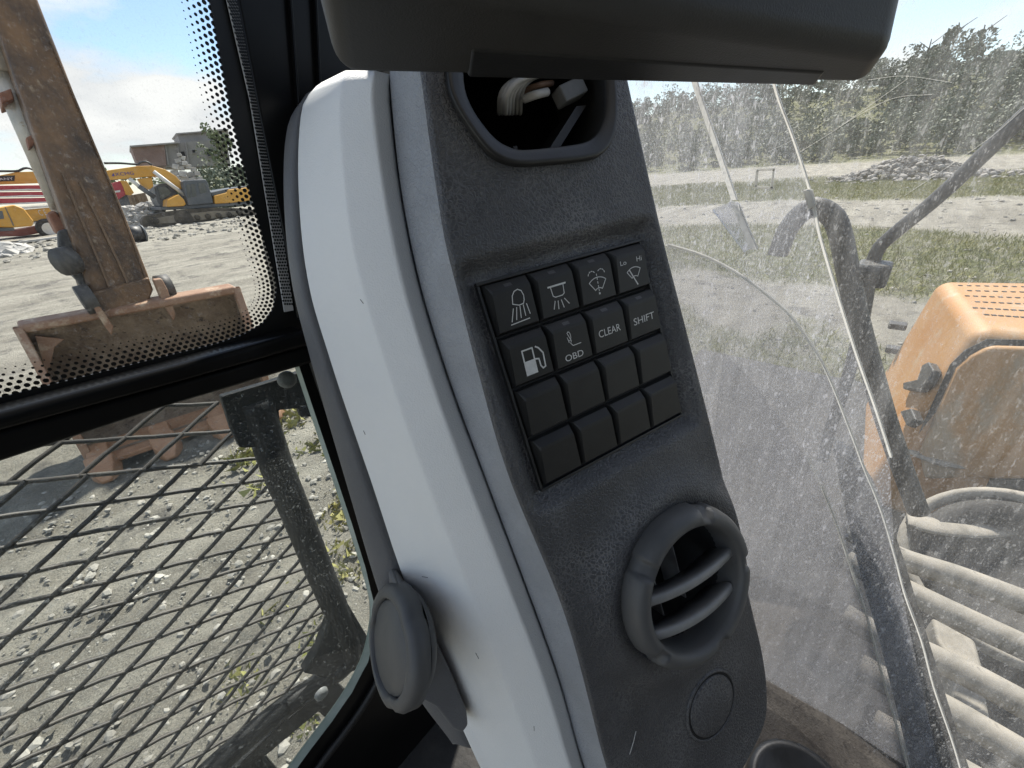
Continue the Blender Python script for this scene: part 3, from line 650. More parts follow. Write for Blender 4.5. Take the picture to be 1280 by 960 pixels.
for xa, xb in ((361, 373), (393, 401)):
    g = G().px([(xa, -30), (xa+3, -30), (xb+3, 130), (xb, 130)], shift(WS, -.012), .006); obj('post_ridge', g, MT['black'], fr, bevel=.001)
g = G().px([(-80, 540), (0, 517), (200, 463), (384, 412), (392, 432), (200, 486), (0, 541), (-80, 564)], shift(WS, -.020), .03)
obj('transom_lip', g, MT['black'], fr, bevel=.005, seg=4)
g = G().px([(-80, 560), (0, 538), (200, 484), (392, 430), (400, 452), (200, 512), (0, 579), (-80, 604)], shift(WS, -.014), .05)
obj('transom_bar', g, MT['black'], fr, bevel=.004, seg=3)
GE = [(368, 440), (378, 470), (398, 530), (419, 592), (440, 655), (457, 710), (468, 755), (469, 795), (460, 828), (440, 866), (415, 902), (386, 940), (350, 990), (320, 1030)]
g = G().px(GE+[(420, 1060), (640, 1060), (640, 900), (560, 760), (480, 500), (440, 430)], shift(WS, -.004), .012)
obj('lower_frame', g, MT['black'], fr)
g = G().tube(resample([wpt(x+21-(0 if y < 800 else 4), y+(0 if y < 800 else 12), -.008) for x, y in GE], 60), .005, 8); obj('rubber_seal', g, MT['rubber'], fr, smooth=True)
MT['pane'] = glass_mat('windscreen_glass', (.97, .985, .975), None, .018, .08, .25, 50)
up_pane = tag(obj('upper_windscreen', G().px(SOLID+[(-500, 640), (-500, -700), (200, -700)], shift(WS, .0035), .0), MT['pane']), 'clear upper windscreen pane with a dotted black border', 'window')
fd = G()
ins = np.array(INNER); tang = np.gradient(ins, axis=0); tang /= np.linalg.norm(tang, axis=1)[:, None]; side = np.cross(tang, V(0, 1, 0)); 
if np.dot(side[0], V(-1, 0, 0)) < 0: side = -side
d_ = np.r_[0, np.cumsum(np.linalg.norm(np.diff(ins, axis=0), axis=1))]; pitch = .0039
for row in range(6):
    s_ = np.arange((row % 2)*pitch/2, d_[-1], pitch); rad = .00185-.00012*row-.00003*row*row
    for s in s_:
        p = np.array([np.interp(s, d_, ins[:, k]) for k in range(3)]); sd = nrm(np.array([np.interp(s, d_, side[:, k]) for k in range(3)]))
        disc(fd, p+sd*(.0004+row*.0030)+V(0, -.0004, 0), rad*.82, V(1, 0, 0), V(0, 0, 1), 8)
o = obj('frit_dots', fd, MT['frit'], up_pane, fix=False); o['kind'] = 'stuff'
MT['lowpane'] = glass_mat('lower_glass', (.93, .965, .945), None, .030, .18, .10, 45, (.62, .66, .63))
MT['glass_edge'] = mat('pale_green_glass_edge', (.30, .38, .35), (.42, .49, .46), 30, .25)
low = obj('lower_windscreen', G().px(GE+[(-400, 1300), (-400, 640), (0, 570)], shift(WS, .0), .0), MT['lowpane'])
tag(low, 'dusty lower front window pane with a rounded pale green edge', 'window')
ge = resample([wpt(x, y, -.004) for x, y in GE], 90); gi = resample([wpt(x-6-(4 if y > 780 else 0), y-(4 if y > 780 else 0), .001) for x, y in GE], 90)
obj('glass_edge', G().grid([[a, b] for a, b in zip(ge, gi)]), MT['glass_edge'], low, smooth=True)
# two fixing discs seen at the corners of the lower pane
for (x, y) in ((358, 474),):
    obj('fixing_disc', G().lathe([(0, .006), (.004, .006), (.0075, .004), (.008, 0)], wpt(x, y, .02), V(0, -1, 0), 24), MT['plug'], low, smooth=True)
obj('fixing_disc', G().lathe([(0, .006), (.004, .006), (.0075, .004), (.008, 0)], wpt(401, 866, .02), V(0, -1, 0), 24), MT['plug'], low, smooth=True)

# ------------------------------------------------------------------ mesh guard outside the lower window
MT['guard'] = mat('dusty_black_tube', (.008, .009, .010), (.018, .019, .02), 20, .5, .3, 200, bdist=.001, c3=(.22, .23, .22), s3=170, f3=.66, spec=.2)
MT['strand'] = mat('dark_mesh_steel', (.030, .028, .026), (.075, .066, .055), 30, .55, c3=(.16, .13, .10), s3=70, f3=.62)
GP = Ypl(.60)
guard = thing('mesh_guard', 'black tube frame with diamond mesh outside the lower front window', 'guard', hit(250, 960, GP))
obj('bracket', G().px([(276, 496), (326, 481), (392, 460), (400, 500), (396, 521), (377, 522), (373, 511), (349, 513), (351, 534), (326, 526), (318, 560), (300, 560), (289, 537)], shift(GP, -.01), .012), MT['guard'], guard, bevel=.002)
obj('bracket_bolt', G().lathe([(0, .008), (.008, .008), (.011, .005), (.012, 0)], hit(357, 474, shift(GP, -.012)), V(0, -1, 0), 6), MT['guard'], guard)
P = resample([hit(x, y, GP) for x, y in [(318, 500), (333, 545), (349, 590), (374, 650), (398, 710), (420, 762), (436, 806), (434, 826), (415, 842)]], 40)
obj('frame_tube', G().tube(P, .0220, 16), MT['guard'], guard, smooth=True)
obj('corner_plate', G().px([(416, 764), (436, 756), (462, 800), (450, 836), (420, 850), (380, 842), (398, 812)], shift(GP, -.012), .02), MT['guard'], guard, bevel=.003)
P = resample([hit(x, y, GP) for x, y in [(425, 834), (390, 860), (350, 888), (300, 930), (240, 985), (180, 1045)]], 24)
obj('frame_tube', G().tube(P, .0185, 16), MT['guard'], guard, smooth=True)
obj('lower_plate', G().px([(352, 905), (420, 852), (438, 868), (415, 905), (398, 890), (332, 945), (352, 968), (300, 1030), (210, 1040)], shift(GP, .01), .01), MT['guard'], guard, bevel=.002)
# expanded metal: zigzag strands in two flat fields that meet at a fold
def mesh_field(poly_px, pl, org, hw, hh, rad, seed):
    """diamond strands (half width hw, half height hh) clipped to an outline"""
    p0 = hit(org[0], org[1], pl); ex = nrm(np.cross(V(0, 0, 1), -pl[1])); ex = ex*np.sign(ex[0]); ez = nrm(np.cross(ex, pl[1])); ez = ez*np.sign(ez[2])
    poly = [((hit(x, y, pl)-p0)@ex, (hit(x, y, pl)-p0)@ez) for x, y in poly_px]
    ax = [q[0] for q in poly]; az = [q[1] for q in poly]; g = G(); rnd = np.random.default_rng(seed)
    i0, i1 = int(min(ax)/hw)-1, int(max(ax)/hw)+1; j0, j1 = int(min(az)/hh)-1, int(max(az)/hh)+1
    for i in range(i0, i1):
        for j in range(j0, j1):
            if (i+j) % 2: continue
            for s in (1, -1):
                a = (i*hw, j*hh); b = ((i+1)*hw, (j+s)*hh); m_ = ((a[0]+b[0])/2, (a[1]+b[1])/2)
                if not inpoly(poly, m_): continue
                q = [p0+ex*(a[0]+(b[0]-a[0])*t)+ez*(a[1]+(b[1]-a[1])*t)+pl[1]*(.002*s*(1 if t == .5 else 0)) for t in (-.04, .5, 1.04)]
                g.tube(q, rad, 5, 0, False)
    return g
FOLD = [(-120, 628), (0, 612), (75, 606), (180, 587), (322, 560)]
MP = Ypl(.63)
g = mesh_field(FOLD[::-1][::-1]+[(340, 600), (374, 668), (410, 752), (424, 800), (396, 842), (330, 890), (230, 975), (120, 1080), (-200, 1300), (-260, 900)], MP, (112, 700), .0420, .0206, .0030, 1)
obj('mesh_panel', g, MT['strand'], guard, smooth=True)
fold_p = hit(180, 587, MP); tl_n = nrm(V(0, -.62, .78)); MP2 = (fold_p, tl_n)
g = mesh_field([(x, y-1) for x, y in FOLD]+[(290, 500), (270, 480), (100, 520), (-120, 560)], MP2, (180, 587), .0520, .0255, .0030, 2)
obj('upper_mesh_panel', g, MT['strand'], guard, smooth=True)

# ------------------------------------------------------------------ cab floor, sill and right-hand window panes
floor = G().add([V(-.35, -.35, H-.80), V(.40, -.35, H-.80), V(.40, .36, H-.80), V(-.35, .36, H-.80), V(-.35, -.35, H-.86), V(.40, -.35, H-.86), V(.40, .36, H-.86), V(-.35, .36, H-.86)],
                [(0, 1, 2, 3), (7, 6, 5, 4), (0, 4, 5, 1), (1, 5, 6, 2), (2, 6, 7, 3), (3, 7, 4, 0)])
o = obj('cab_floor', floor, MT['floor']); o['kind'] = 'structure'
MT['blocker'] = mat('dark_blocker', (.03, .03, .03), (.045, .045, .045), 6, .8)  # dark surface for the two unseen light blockers
o = obj('unseen_roof_blocker', G().box(V(.08, -.22, H+.57), .62, 1.22, .06), MT['blocker'], bevel=.01); o['kind'] = 'structure'  # added out of view to cut overhead light, left side kept open
o = obj('unseen_rear_blocker', G().box(V(-.33, -.80, H-.16), 1.44, .06, 1.42), MT['blocker'], bevel=.01); o['kind'] = 'structure'  # added out of view to keep light from behind off the console face
RX = .345
sl = [hit(948, 842, Xpl(RX)), hit(1050, 900, Xpl(RX)), hit(1150, 968, Xpl(RX)), hit(1200, 1010, Xpl(RX))]
g = G(); tp = [p for p in sl]+[V(.12, sl[-1][1]-.1, sl[-1][2]-.02), V(.12, .16, sl[0][2]-.01), V(RX, .16, sl[0][2]+.004)]
g.prism(tp, V(0, 0, -.25)); sill = tag(obj('dusty_sill', g, MT['sill'], bevel=.004), 'dusty brown ledge at the foot of the console below the side window', 'ledge')
cupc = hit(1003, 1000, Zpl(sl[1][2]+.004)); obj('round_cup', G().lathe([(.0, .001), (.030, .001), (.034, .006), (.041, .007), (.044, .0), (.044, -.01)], cupc, V(0, 0, 1), 48), MT['bezel'], sill, smooth=True)
MT['d1'] = glass_mat('dusty_side_glass', (.95, .955, .95), None, .14, .20, .3, 42, (.76, .75, .73), (1, 1.7, .7))
MT['d2'] = glass_mat('dusty_sliding_glass', (.88, .89, .91), None, .175, .48, .3, 42, (.80, .80, .84), (1, 1.7, .7))
MT['d3'] = glass_mat('dusty_plastic_shield', (.82, .82, .83), None, .05, .36, .3, 48, (.72, .72, .72), (1, 1.7, .7))
MT['d4'] = glass_mat('dusty_inner_sheet', (.84, .84, .85), None, .04, .32, .3, 48, (.72, .72, .72), (1, 1.7, .7))
MT['pedge'] = mat('pale_pane_edge', (.70, .69, .66), (.85, .83, .79), 60, .4)
_t = MT['pedge'].node_tree; _tl = _t.nodes.new('ShaderNodeBsdfTranslucent'); _tl.inputs[0].default_value = (.85, .84, .80, 1); _mx = _t.nodes.new('ShaderNodeMixShader'); _mx.inputs[0].default_value = .55   # frosted glass edge lets sun through
_t.links.new(_t.nodes['Principled BSDF'].outputs[0], _mx.inputs[1]); _t.links.new(_tl.outputs[0], _mx.inputs[2]); _t.links.new(_mx.outputs[0], [q for q in _t.nodes if q.type == 'OUTPUT_MATERIAL'][0].inputs[0])
SP = Xpl(.362)
side_pane = obj('side_window', G().px([(782, 40), (782, 130), (860, 440), (930, 760), (950, 842), (1050, 902), (1150, 970), (1250, 1060), (1900, 1500), (1900, -500), (1200, -300)], SP, .0), MT['d1'])
tag(side_pane, 'large dusty right side cab window behind the sliding pane', 'window')
E2 = [(958, 70), (968, 115), (990, 175), (1012, 245), (1024, 300), (1063, 427), (1092, 510), (1112, 572), (1130, 665), (1147, 777), (1172, 870), (1200, 960), (1225, 1030)]
SP2 = Xpl(.352)
slide = obj('sliding_window', G().px([(782, 60), (783, 130), (860, 440), (930, 760), (950, 845), (1050, 904), (1150, 972), (1185, 1010), (1118, 700)]+E2[:8][::-1], SP2, .0), MT['d2'])
tag(slide, 'dustier sliding side pane with a pale slanted edge beside the console', 'window')
def edge_strip(name, px, pl, wpx, mat_, parent, dx=1, dy=0, lift=.001):
    a = resample([hit(x, y, shift(pl, -lift)) for x, y in px], 50); b = resample([hit(x+dx*wpx, y+dy*wpx, shift(pl, -lift)) for x, y in px], 50)
    n_ = pl[1]; g = G(); g.grid([[p-n_*.003, p, q, q-n_*.003] for p, q in zip(a, b)]); return obj(name, g, mat_, parent)
edge_strip('pane_edge', E2[:8], SP2, 3.5, MT['pedge'], slide)
edge_strip('rail', [(858, 80), (868, 115), (892, 185), (914, 250)], SP2, 7, MT['pedge'], slide)
edge_strip('rail', [(914, 256), (926, 285), (938, 312)], SP2, 9, MT['pedge'], slide, lift=.003)
obj('rail_clip', G().px([(890, 262), (914, 252), (922, 254), (944, 308), (930, 316)], shift(SP2, -.002), .004), MT['d2'], slide)
obj('edge_clip', G().px([(1003, 238), (1013, 237), (1019, 258), (1010, 262)], shift(SP2, -.004), .008), MT['pedge'], slide, bevel=.001)
# small pale square outline on the sliding pane
for q in ([(946, 211), (969, 210), (969, 213), (946, 214)], [(944, 232), (966, 234), (966, 237), (944, 235)], [(946, 211), (949, 211), (947, 235), (944, 235)], [(966, 210), (969, 210), (966, 237), (963, 237)]):
    pass
g = G()
for q in ([(946, 211), (969, 210), (968, 213), (946, 214)], [(944, 232), (966, 234), (966, 237), (943, 235)], [(945, 213), (948, 213), (946, 233), (943, 233)], [(966, 212), (968, 212), (966, 235), (963, 235)]):
    g.px(q, shift(SP2, -.0015), .0008)
obj('pale_square_outline', g, MT['pedge'], slide)
S3 = Xpl(.340)
CUR = [(832, 307), (870, 318), (905, 334), (935, 353), (965, 376), (988, 397), (1008, 425), (1024, 450), (1040, 485), (1052, 516), (1066, 552), (1078, 585), (1092, 618), (1104, 652), (1118, 700), (1130, 745), (1150, 800), (1166, 860), (1190, 930), (1210, 1000)]
CUR2 = [(905, 440), (935, 470), (960, 502), (985, 538), (1008, 573), (1025, 608), (1040, 645), (1056, 692), (1070, 735), (1083, 775), (1100, 840), (1122, 918), (1140, 985)]
shield = obj('plastic_shield', G().px(CUR+[(1150, 972), (1050, 904), (950, 845), (930, 760), (860, 440)], S3, .0), MT['d3'])
tag(shield, 'clear plastic shield with a curved top edge in front of the side window', 'shield')
edge_strip('shield_edge', CUR, S3, 2.6, MT['pedge'], shield, .7, -.7)
S4 = Xpl(.330)
inner = obj('inner_shield', G().px(CUR2+[(1050, 904), (950, 845), (930, 760), (890, 560)], S4, .0), MT['d4'])
tag(inner, 'hazy inner plastic sheet with a pale rounded edge nearest the round vent', 'shield')
edge_strip('shield_edge', CUR2[4:], S4, 5.0, MT['d1'], inner)
edge_strip('shield_lip', CUR2[5:], S4, 2.0, MT['pedge'], inner)
MT['post'] = mat('dirty_black_post', (.010, .010, .011), (.022, .022, .023), 25, .5, .2, 200, bdist=.001, c3=(.30, .30, .29), s3=260, f3=.64)
post = tag(obj('window_post', G().px([(1040, 560), (1062, 572), (1088, 612), (1112, 668), (1130, 720), (1147, 777), (1170, 850), (1200, 945), (1225, 1020), (1160, 1030), (1138, 960), (1118, 880), (1098, 800), (1076, 725), (1058, 650)], Xpl(.385), .02), MT['post'], bevel=.003), 'dirty black post behind the plastic shields, between them and the hoses', 'post')
# long fine scratches on the side window
for pts in ([(1000, 190), (1040, 165), (1090, 130), (1135, 98)], [(1040, 165), (1080, 140), (1120, 122), (1165, 118)], [(1085, 100), (1130, 95), (1190, 103)], [(1130, 245), (1190, 205), (1240, 170), (1280, 135)], [(960, 190), (985, 178), (998, 172)]):
    obj('scratch', G().tube(resample([hit(x, y, shift(SP, .0005)) for x, y in pts], 20), .00011, 4), MT['pedge'], side_pane)

# ------------------------------------------------------------------ own arm and bucket in front
MT['rust'] = mat('worn_rusty_paint', (.055, .033, .019), (.21, .112, .046), 4.5, .5, .5, 24, bdist=.008, c3=(.30, .22, .14), s3=16, f3=.585, stretch=(1.3, 1.3, .8), lo=.36, hi=.66)
MT['ridge'] = mat('worn_edge_paint', (.10, .06, .032), (.19, .115, .06), 4, .55, .3, 40, bdist=.004)
MT['rod'] = mat('dirty_steel_rod', (.40, .37, .31), (.52, .48, .42), 8, .35, .2, 30, metal=.3, c3=(.22, .15, .08), s3=10, f3=.6)
MT['link'] = mat('dark_linkage', (.035, .036, .036), (.085, .08, .072), 12, .6, .4, 40, bdist=.004)
MT['redlink'] = mat('rust_red_link', (.22, .085, .045), (.30, .14, .08), 12, .65, .4, 40, bdist=.004)
MT['brust'] = mat('bucket_rust', (.23, .12, .068), (.31, .19, .12), 5, .6, .5, 40, bdist=.004, c3=(.44, .33, .23), s3=7, f3=.52)
MT['bdirt'] = mat('bucket_inner_dirt', (.15, .105, .072), (.29, .225, .16), 3, .85, .6, 14, bdist=.02, c3=(.05, .035, .025), s3=7, f3=.56, stretch=(2.2, 2.2, .5))
MT['tooth'] = mat('bucket_tooth', (.29, .145, .075), (.40, .235, .14), 8, .6, .4, 40, bdist=.004)
AP0 = hit(150, 372, Ypl(5.0)); AN = nrm(V(.06, -1, .10)); AP = (AP0, AN)          # the stick's rear face, leaning away at the top
stick = thing('excavator_arm', 'worn rust-brown excavator arm with lengthwise ribs reaching down to the bucket', 'excavator arm', hit(150, 385, AP))
obj('stick_beam', G().px([(-78, -180), (0, 45), (46, 178), (90, 300), (116, 380), (128, 388), (183, 377), (191, 362), (186, 344), (150, 252), (97, 126), (46, -5), (-25, -180)], AP, .75), MT['rust'], stick, bevel=.03, seg=2)
for pts, wpx in (([(76, 216), (104, 284), (136, 362)], 3.0), ([(98, 228), (126, 285), (160, 358)], 3.0), ([(62, 52), (97, 134), (150, 262), (182, 350)], 1.6)):
    a = resample(pts, 20); b = a+np.array([wpx, -.4]); L_ = [hit(x, y, shift(AP, -.006)) for x, y in a]; Q_ = [hit(x, y, shift(AP, -.006)) for x, y in b]
    obj('rib', G().grid([[p-AN*.01, p+AN*.02, q+AN*.02, q-AN*.01] for p, q in zip(L_, Q_)]), MT['ridge'], stick)
obj('end_boss', G().px([(114, 366), (186, 346), (192, 362), (185, 380), (128, 391), (118, 382)], shift(AP, -.05), .8), MT['rust'], stick, bevel=.02)
obj('bucket_cylinder_rod', G().tube([hit(-30, 15, shift(AP, .35)), hit(78, 262, shift(AP, .35))], .075, 14), MT['rod'], stick, smooth=True)
obj('cylinder_barrel', G().tube([hit(-45, -20, shift(AP, .35)), hit(3, 92, shift(AP, .35))], .13, 14), MT['rod'], stick, smooth=True)
obj('cylinder_collar', G().px([(-2, 116), (14, 110), (18, 124), (2, 130)], shift(AP, .2), .3), MT['redlink'], stick, bevel=.01)
obj('cylinder_collar', G().px([(32, 172), (44, 166), (46, 178), (36, 186)], shift(AP, .2), .3), MT['redlink'], stick, bevel=.01)
obj('rod_eye', G().px([(58, 266), (68, 262), (86, 282), (82, 292), (70, 290)], shift(AP, .25), .2), MT['redlink'], stick, bevel=.02)
obj('link_plate', G().px([(72, 288), (90, 284), (98, 320), (96, 334), (84, 340), (74, 326)], shift(AP, .1), .12), MT['link'], stick, bevel=.02)
obj('link_plate', G().px([(76, 318), (88, 314), (100, 332), (114, 362), (118, 372), (108, 372), (96, 350), (84, 338)], shift(AP, .05), .12), MT['link'], stick, bevel=.02)
obj('link_rod', G().tube([hit(96, 318, shift(AP, .15)), hit(116, 360, shift(AP, .15))], .05, 12), MT['rod'], stick, smooth=True)
obj('pin', G().tube([hit(76, 328, shift(AP, -.02)), hit(90, 325, shift(AP, .02))], .11, 14), MT['link'], stick, smooth=True)
obj('pin', G().tube([hit(101, 376, shift(AP, -.03)), hit(118, 372, shift(AP, -.03))], .12, 14), MT['link'], stick, smooth=True)
obj('pin', G().tube([hit(198, 360, shift(AP, -.03)), hit(214, 357, shift(AP, -.03))], .11, 14), MT['link'], stick, smooth=True)
# bucket: a curved shell between the upper rim and the lip on the ground
rimL, rimR = gz(24, 412, 1.22), gz(296, 362, 1.22)
lipL, lipR = gz(112, 574, .14), gz(338, 498, .14)
bw = nrm(rimR-rimL)
bucket = thing('digging_bucket', 'rusty orange excavator bucket standing open on the dirt under the arm', 'bucket', (lipL+lipR)/2*V(1, 1, 0))
def bsec(s, t, o=0.0):
    a, d = lerp(rimL, rimR, s), lerp(lipL, lipR, s); b = a*.55+d*.45+V(.05, .95, -.25); c_ = a*.1+d*.9+V(0, .75, -.12)
    p = (1-t)**3*a+3*(1-t)**2*t*b+3*(1-t)*t*t*c_+t**3*d
    return p
ts = np.linspace(0, 1, 16)
g = G(); inn = [[bsec(s, t) for t in ts] for s in np.linspace(0, 1, 12)]
outr = [[bsec(s, t)+nrm(V(0, .5+.5*(1-t), -.3-.6*t))*.035 for t in ts] for s in np.linspace(0, 1, 12)]
g.grid(inn); g.grid([r_[::-1] for r_ in outr])
obj('shell', g, MT['bdirt'], bucket, smooth=True, fix=False)
for s, sg in ((0, -1), (1, 1)):
    pts = [bsec(s, t) for t in ts]; g = G().prism(pts, bw*.03*sg)
    obj('side_plate', g, MT['bdirt'], bucket)
    g = G(); e0, e1 = pts[0], pts[-1]; mid = lerp(e0, e1, .5)+nrm(V(0, -1, .3))*.05
    ln = resample([e0+V(0, 0, .02), lerp(e0, e1, .25)+V(0, -.03, .0), mid, e1], 12)
    g.grid([[p-bw*.03+V(0, -.03, 0), p+bw*.03+V(0, -.03, 0), p+bw*.03+V(0, .05, 0), p-bw*.03+V(0, .05, 0)] for p in ln], 0, True)
    obj('side_edge', g, MT['brust'], bucket, bevel=.012)
g = G().add([rimL+V(0, -.03, .035), rimR+V(0, -.03, .035), rimR+V(0, .16, .05), rimL+V(0, .16, .05), rimL+V(0, -.03, -.035), rimR+V(0, -.03, -.035), rimR+V(0, .16, -.05), rimL+V(0, .16, -.05)],
            [(0, 1, 2, 3), (7, 6, 5, 4), (0, 4, 5, 1), (1, 5, 6, 2), (2, 6, 7, 3), (3, 7, 4, 0)])
obj('rim_bar', g, MT['brust'], bucket, bevel=.025, seg=3)
obj('gusset', G().px([(44, 420), (80, 424), (68, 434), (62, 462), (58, 466)], shift(Ypl(rimL[1]), .02), .03), MT['brust'], bucket)
for px_ in ([(110, 374), (118, 372), (142, 408), (140, 420), (132, 410)], [(192, 350), (202, 348), (210, 362), (220, 392), (218, 402), (206, 384)]):
    obj('hinge_lug', G().px(px_, shift(Ypl(rimL[1]-.25), 0), .10), MT['brust'], bucket, bevel=.012)
g = G(); lip = [lipL, lipR]
g.add([lipL+V(0, -.10, -.02), lipR+V(0, -.10, -.02), lipR+V(0, .25, .03), lipL+V(0, .25, .03), lipL+V(0, -.10, -.07), lipR+V(0, -.10, -.07), lipR+V(0, .25, -.05), lipL+V(0, .25, -.05)],
      [(0, 1, 2, 3), (7, 6, 5, 4), (0, 4, 5, 1), (1, 5, 6, 2), (2, 6, 7, 3), (3, 7, 4, 0)])
obj('cutting_edge', g, MT['tooth'], bucket, bevel=.015)
nt_ = 4
for k in range(nt_):
    p = lerp(lipL, lipR, .05+.92*k/(nt_-1)); f_ = nrm(V(-.1, -1, -.35)); r_ = nrm(np.cross(f_, V(0, 0, 1))); u_ = np.cross(r_, f_); g = G(); rows = []
    for t, hw_, hh_ in ((-.10, .085, .06), (.06, .085, .065), (.07, .11, .085), (.20, .10, .075), (.30, .055, .035), (.33, .035, .015)):
        c_ = p+f_*t; rows.append([c_-r_*hw_-u_*hh_, c_+r_*hw_-u_*hh_, c_+r_*hw_*.85+u_*hh_, c_-r_*hw_*.85+u_*hh_])
    g.grid(rows, 0, True); g.f.append(tuple(range(20, 24))); g.m.append(0)
    obj('tooth', g, MT['tooth'], bucket, bevel=.012)

# ------------------------------------------------------------------ machines and buildings across the yard
def crop(ox, oy, k): return lambda pts: [(ox+x/k, oy+y/k) for x, y in pts]
cA = crop(140, 140, 6.0); cB = crop(0, 180, 6.857)
yel = mat('machine_yellow', (.55, .27, .035), (.62, .34, .07), 1.5, .5, c3=(.40, .25, .10), s3=4, f3=.62)
MT['gry'] = mat('machine_grey', (.075, .085, .095), (.12, .125, .13), 2, .55)
MT['glassd'] = mat('machine_glass', (.03, .04, .05), (.06, .07, .08), 2, .08, spec=.8)
MT['track'] = mat('dusty_track', (.055, .048, .038), (.13, .11, .085), 2.5, .9, .6, 10, bdist=.03)
MT['blue'] = mat('blue_lettering', (.06, .045, .22), rough=.5)
MT['whitep'] = mat('white_paint', (.68, .67, .64), (.55, .54, .51), 3, .5)
MT['redp'] = mat('red_paint', (.34, .03, .045), (.42, .06, .07), 2, .5)
MT['blackp'] = mat('black_plate', (.02, .018, .018), rough=.5)
MT['hose'] = mat('black_hose', (.02, .02, .02), (.04, .04, .04), 8, .5)
MT['tyre'] = mat('tyre_rubber', (.025, .025, .025), (.06, .055, .05), 6, .85)
xp0 = gr(240, 279); XP = vplane(xp0, 14)
ex = thing('crawler_excavator', 'yellow crawler excavator with grey cab and blue lettering on its boom', 'excavator', xp0)
def part(name, pts, pl, t, m, par, off=0.0, bev=.03): return obj(name, G().px(pts, shift(pl, off), t), m, par, bevel=bev)
tr_px = cA([(222, 815), (245, 782), (380, 752), (560, 730), (760, 716), (985, 722), (1080, 735), (1100, 765), (1060, 785), (985, 792), (800, 818), (560, 848), (300, 862), (235, 850)])
tk = part('track', tr_px, XP, .6, MT['track'], ex)
tri = cA([(300, 800), (460, 775), (760, 742), (1000, 745), (1040, 760), (800, 795), (560, 825), (330, 840)])
part('track_frame', tri, XP, .3, mat('track_frame_dust', (.20, .17, .125), (.28, .24, .185), 3, .9), tk, -.03, .02)
part('track', tr_px, XP, .6, MT['track'], ex, 2.0)
wc = hit(140+540/6, 140+800/6, shift(XP, -.05)); sp = obj('drive_sprocket', G().lathe([(0, .10), (.26, .10), (.33, .05), (.42, .05), (.44, 0), (.44, -.25)], wc, XP[1], 24), MT['track'], ex, smooth=True)
for xr, yr in ((640, 792), (720, 783), (800, 776), (880, 768), (960, 760), (330, 815)):
    obj('roller', G().lathe([(0, .06), (.10, .06), (.14, .03), (.15, -.1)], hit(140+xr/6, 140+yr/6, shift(XP, -.06)), XP[1], 14), MT['track'], tk, smooth=True)
# track shoes along the lower run
sh = resample(cA([(250, 858), (560, 851), (800, 822), (1000, 795)]), 26)
for a, b in zip(sh[:-1], sh[1:]):
    c_ = hit(*(a*.5+b*.5), shift(XP, -.02)); d_s = nrm(hit(*b, XP)-hit(*a, XP)); obj('track_shoe', G().box(c_+XP[1]*-.28, .16, .6, .07, (d_s, XP[1], np.cross(d_s, XP[1]))), MT['track'], tk)
part('turntable_deck', cA([(365, 712), (560, 700), (800, 685), (1060, 670), (1060, 695), (800, 712), (560, 728), (370, 738)]), XP, 2.6, MT['gry'], ex, .15)
cab_ = part('cab', cA([(530, 522), (545, 512), (705, 504), (720, 530), (745, 612), (762, 685), (570, 704), (548, 610)]), XP, 1.2, MT['gry'], ex, .05, .06)
for q in ([(556, 545), (585, 542), (592, 640), (568, 645)], [(592, 541), (622, 538), (634, 632), (600, 638)], [(645, 535), (695, 528), (715, 600), (660, 615)]):
    part('window', cA(q), XP, .03, MT['glassd'], cab_, .03, .0)
c2_ = part('front_cab', cA([(318, 562), (350, 540), (430, 530), (470, 560), (498, 620), (420, 655), (410, 712), (362, 712), (330, 650)]), XP, 1.3, MT['gry'], ex, .9, .06)
part('window', cA([(345, 570), (415, 555), (445, 610), (400, 650), (365, 655)]), XP, .03, MT['glassd'], c2_, .87, 0)
part('side_box', cA([(415, 660), (500, 618), (540, 655), (556, 692), (540, 706), (412, 712)]), XP, .9, yel, ex, -.05, .04)
part('engine_hood', cA([(740, 602), (860, 576), (990, 556), (1075, 548), (1080, 580), (870, 600), (860, 612), (752, 632)]), XP, 2.4, MT['gry'], ex, .2, .05)
part('counterweight', cA([(764, 628), (862, 604), (872, 582), (1010, 566), (1100, 560), (1110, 640), (1010, 668), (900, 682), (772, 690)]), XP, 2.5, yel, ex, .08, .06)
boom_px = cA([(-70, 445), (0, 432), (180, 406), (300, 402), (400, 430), (480, 480), (526, 532), (530, 582), (500, 572), (420, 512), (350, 484), (250, 487), (130, 500), (0, 508), (-70, 520)])
bm = part('boom', boom_px, XP, .5, yel, ex, .55, .04)
part('boom_lower_plate', cA([(195, 500), (300, 488), (312, 560), (280, 584), (225, 545)]), XP, .4, yel, ex, .62, .03)
o_, e_ = hit(*cA([(28, 480)])[0], shift(XP, .53)), hit(*cA([(168, 470)])[0], shift(XP, .53)); rt_ = nrm(e_-o_)
obj('lettering', text_geo(G(), 'XCMG', o_, rt_, nrm(np.cross(XP[1], rt_)), np.linalg.norm(e_-o_)*.19, .01, 0, np.linalg.norm(e_-o_)), MT['blue'], bm, fix=False)
tq = cA([(-2, 482), (22, 480), (10, 456)]); part('logo_triangle', tq, XP, .01, MT['blue'], bm, .52, 0)
obj('boom_cylinder', G().tube([hit(*cA([(312, 446)])[0], shift(XP, .4)), hit(*cA([(545, 622)])[0], shift(XP, .4))], .10, 10), MT['whitep'], ex, smooth=True)
obj('arm_cylinder', G().tube([hit(*cA([(128, 498)])[0], shift(XP, .5)), hit(*cA([(205, 560)])[0], shift(XP, .5))], .09, 10), MT['whitep'], ex, smooth=True)
obj('arm_cylinder_barrel', G().tube([hit(*cA([(200, 556)])[0], shift(XP, .5)), hit(*cA([(320, 640)])[0], shift(XP, .5))], .12, 10), MT['gry'], ex, smooth=True)
